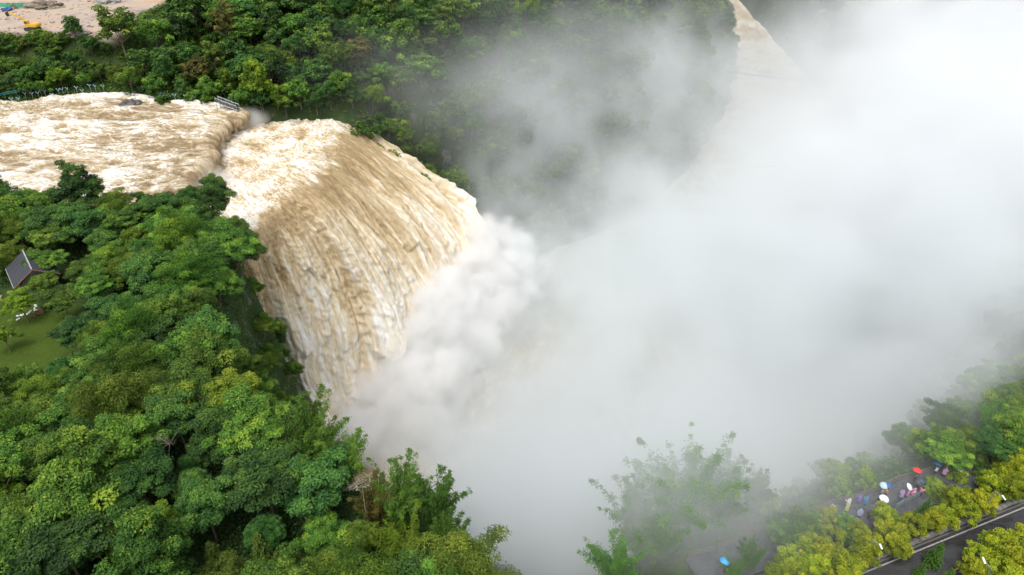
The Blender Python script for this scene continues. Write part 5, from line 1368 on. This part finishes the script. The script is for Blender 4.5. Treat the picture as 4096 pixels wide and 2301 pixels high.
# ------------------------------------------------------------------ mist
class GN:
    def __init__(s, name):
        s.g = bpy.data.node_groups.new(name, 'GeometryNodeTree')
        s.g.interface.new_socket('Geometry', in_out='OUTPUT', socket_type='NodeSocketGeometry')
        s.pos = s.g.nodes.new('GeometryNodeInputPosition').outputs[0]
    def put(s, sock, v):
        if isinstance(v, (int, float)): sock.default_value = v
        elif isinstance(v, (tuple, list)): sock.default_value = v
        else: s.g.links.new(v, sock)
    def m(s, op, a, b=None, c=None, clamp=False):
        n = s.g.nodes.new('ShaderNodeMath'); n.operation = op; n.use_clamp = clamp
        for i, v in enumerate((a, b, c)):
            if v is not None: s.put(n.inputs[i], v)
        return n.outputs[0]
    def v(s, op, a, b=None):
        n = s.g.nodes.new('ShaderNodeVectorMath'); n.operation = op
        s.put(n.inputs[0], a)
        if b is not None: s.put(n.inputs[1], b)
        return n.outputs['Value'] if op in ('DOT_PRODUCT', 'LENGTH') else n.outputs[0]
    def noise(s, vec, scale, detail, rough=.5, dist=0.0):
        n = s.g.nodes.new('ShaderNodeTexNoise')
        s.put(n.inputs['Vector'], vec); n.inputs['Scale'].default_value = scale; n.inputs['Detail'].default_value = detail
        n.inputs['Roughness'].default_value = rough; n.inputs['Distortion'].default_value = dist
        return n.outputs[0]
    def smooth(s, x, a, b, lo=0.0, hi=1.0):
        n = s.g.nodes.new('ShaderNodeMapRange'); n.interpolation_type = 'SMOOTHSTEP'
        s.put(n.inputs['Value'], x)
        for k, v in (('From Min', a), ('From Max', b), ('To Min', lo), ('To Max', hi)): n.inputs[k].default_value = v
        return n.outputs[0]
    def gauss(s, p, lst):
        tot = None
        for (c, r, A) in lst:
            d = s.v('MULTIPLY', s.v('SUBTRACT', p, tuple(c)), tuple(1.0 / q for q in r))
            t = s.m('MULTIPLY', s.m('EXPONENT', s.m('MULTIPLY', s.v('DOT_PRODUCT', d, d), -1.0)), A)
            tot = t if tot is None else s.m('ADD', tot, t)
        return tot
    def finish(s, name, dens, lo, hi, vox, mat):
        vc = s.g.nodes.new('GeometryNodeVolumeCube')
        s.put(vc.inputs['Density'], dens); vc.inputs['Min'].default_value = lo; vc.inputs['Max'].default_value = hi
        for a, i in (('X', 0), ('Y', 1), ('Z', 2)): vc.inputs['Resolution ' + a].default_value = max(2, int((hi[i] - lo[i]) / vox))
        sm = s.g.nodes.new('GeometryNodeSetMaterial'); sm.inputs['Material'].default_value = mat
        out = s.g.nodes.new('NodeGroupOutput')
        s.g.links.new(vc.outputs[0], sm.inputs[0]); s.g.links.new(sm.outputs[0], out.inputs[0])
        me = bpy.data.meshes.new(name); me.materials.append(mat)
        o = link(name, me)
        o.modifiers.new('mist', 'NODES').node_group = s.g
        return o
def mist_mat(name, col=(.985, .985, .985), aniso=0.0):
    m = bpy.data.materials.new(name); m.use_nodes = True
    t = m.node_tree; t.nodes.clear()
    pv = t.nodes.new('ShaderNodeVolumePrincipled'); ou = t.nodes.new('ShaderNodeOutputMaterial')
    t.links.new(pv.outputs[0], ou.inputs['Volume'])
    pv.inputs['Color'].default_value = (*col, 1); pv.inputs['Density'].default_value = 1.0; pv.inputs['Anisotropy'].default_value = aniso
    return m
M_MIST_DIM = mist_mat('mist_air_dim', (.930, .962, .970))  # same mist as the plume, its dimmer light put in as a greyer colour
M_MIST_LIT = mist_mat('mist_air_lit', (.980, .993, .998))  # same mist again, sunlight put into a whiter colour
M_SPRAY = mist_mat('spray_air', (.999, .997, .993))
def pt(px, py, z): return tuple(float(v) for v in at(px, py, z))

# wide drifting mist that fills the gorge and rises over its far end
g = GN('gorge_mist')
body = g.gauss(g.pos, [
    (pt(550, 312, 8), (42, 44, 22), .042),      # before the foot of the fall
    (pt(600, 420, 14), (36, 36, 26), .034),
    (pt(540, 545, 22), (17, 24, 30), .055),
    (pt(660, 270, 16), (45, 50, 28), .050),
    (pt(720, 400, 20), (40, 36, 28), .022),
    (pt(900, 330, 36), (40, 34, 28), .050),
    (pt(1005, 310, 60), (32, 20, 24), .085),
    (pt(940, 390, 62), (14, 10, 14), .035),
    (pt(830, 120, 24), (24, 40, 36), .016),
    (pt(600, 120, 40), (28, 28, 24), .024),      # wisps in front of the far slope
    (pt(520, 140, 44), (22, 22, 26), .028),
    (pt(480, 60, 66), (26, 22, 16), .024),
    (pt(660, 60, 60), (40, 40, 24), .010),
    (pt(560, 20, 74), (34, 24, 12), .012),
    (pt(690, 140, 26), (30, 40, 24), .014),
    (pt(540, 60, 70), (70, 45, 26), .0075),     # thin haze over the far forest
    (pt(420, 80, 76), (42, 30, 16), .0065),
    (pt(680, 70, 40), (60, 60, 34), .006),
    (pt(500, 215, 30), (12, 16, 18), .030),
    (pt(655, 500, 72), (16, 9, 15), .095),       # veil round the big bamboo
    (pt(468, 530, 60), (8, 8, 14), .080),
    (pt(830, 470, 70), (12, 9, 7), .030),
    (pt(925, 395, 72), (18, 11, 11), .040),
    (pt(730, 80, 30), (28, 50, 30), .011),
])
n1 = g.noise(g.pos, .017, 3, .5, .6); n2 = g.noise(g.pos, .052, 4, .55, .6)
n3 = g.noise(g.pos, .12, 3, .6, .8)
nn = g.m('ADD', g.m('ADD', g.m('MULTIPLY', n1, .48), g.m('MULTIPLY', n2, .38)), g.m('MULTIPLY', n3, .14))
dens = g.m('MULTIPLY', body, g.smooth(nn, .41, .575, .10, 1.8))
dens = g.m('MAXIMUM', g.m('SUBTRACT', dens, .0014), 0.0)
mo = g.finish('gorge_mist', dens, (-70, 24, -6), (330, 470, 112), 2.8, M_MIST_DIM)
tag(mo, 'pale grey spray mist drifting up out of the gorge', 'mist', kind='stuff')

# plume over the far end of the gorge; sunlit brightness painted as whiter mist colour
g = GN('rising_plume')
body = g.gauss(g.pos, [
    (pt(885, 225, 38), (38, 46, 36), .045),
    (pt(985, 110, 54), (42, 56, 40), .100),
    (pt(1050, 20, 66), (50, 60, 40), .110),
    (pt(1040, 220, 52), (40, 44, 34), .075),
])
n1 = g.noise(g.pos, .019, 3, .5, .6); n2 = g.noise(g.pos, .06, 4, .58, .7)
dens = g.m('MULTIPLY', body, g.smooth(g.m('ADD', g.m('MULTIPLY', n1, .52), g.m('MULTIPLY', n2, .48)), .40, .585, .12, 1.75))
o = g.finish('rising_plume', g.m('MAXIMUM', g.m('SUBTRACT', dens, .0014), 0.0), (20, 60, -6), (330, 440, 128), 3.2, M_MIST_LIT)
tag(o, 'plume of spray over the far end of the gorge, sunlit white put into its colour', 'mist', kind='stuff')

# dense white billows thrown up along the foot of the fall
g = GN('plunge_spray')
foot = [(322, 446, -3), (348, 446, -3), (372, 432, 0), (390, 410, 5), (408, 378, 9), (418, 345, 14), (432, 322, 16), (450, 300, 18), (468, 280, 20), (484, 262, 22), (498, 245, 22), (410, 425, 6), (440, 385, 9), (465, 340, 12), (500, 300, 14), (520, 270, 16)]
wisp = [(430, 300, 29, .34), (452, 270, 34, .36), (470, 250, 36, .36), (482, 232, 37, .34), (400, 345, 22, .34), (378, 385, 14, .36), (340, 425, 6, .40), (312, 428, 6, .38)]
blob = g.gauss(g.pos, [(pt(p[0], p[1], p[2] + 2.5), (10.5, 10.5, 10.0), .84) for p in foot] + [(pt(a, b, c), (6.5, 6.5, 9.0), A) for a, b, c, A in wisp])
n1 = g.noise(g.pos, .075, 2, .5, .3); n2 = g.noise(g.pos, .20, 4, .6, .6)
x = g.m('ADD', blob, g.m('ADD', g.m('MULTIPLY', g.m('SUBTRACT', n1, .5), 2.4), g.m('MULTIPLY', g.m('SUBTRACT', n2, .5), 1.6)))
dens = g.m('MULTIPLY', g.smooth(x, .40, 1.0, 0.0, .62), g.smooth(blob, .08, .5))
so = g.finish('plunge_spray', dens, (-66, 112, -3), (36, 262, 60), 1.15, M_SPRAY)
tag(so, 'dense white spray billowing up from the foot of the waterfall', 'spray', kind='stuff')

# spray where the river drops over its step onto the shelf
g = GN('step_spray')
blob = g.gauss(g.pos, [(pt(205, 176, 71), (5, 5, 3.2), .9), (pt(225, 150, 71), (4, 4, 2.4), .6), (pt(190, 192, 71), (6, 6, 3.5), .9), (pt(250, 119, 72), (5, 4, 3.6), 1.3), (pt(222, 186, 70), (6, 6, 2.5), .6)])
n2 = g.noise(g.pos, .22, 4, .6, .5)
dens = g.smooth(g.m('ADD', blob, g.m('MULTIPLY', g.m('SUBTRACT', n2, .5), 1.2)), .28, 1.2, 0.0, .40)
o = g.finish('step_spray', g.m('MULTIPLY', dens, g.smooth(blob, .05, .3)), (-86, 134, 67), (-56, 214, 82), .8, M_SPRAY)
tag(o, 'white spray hanging over the low step of the river', 'spray', kind='stuff')
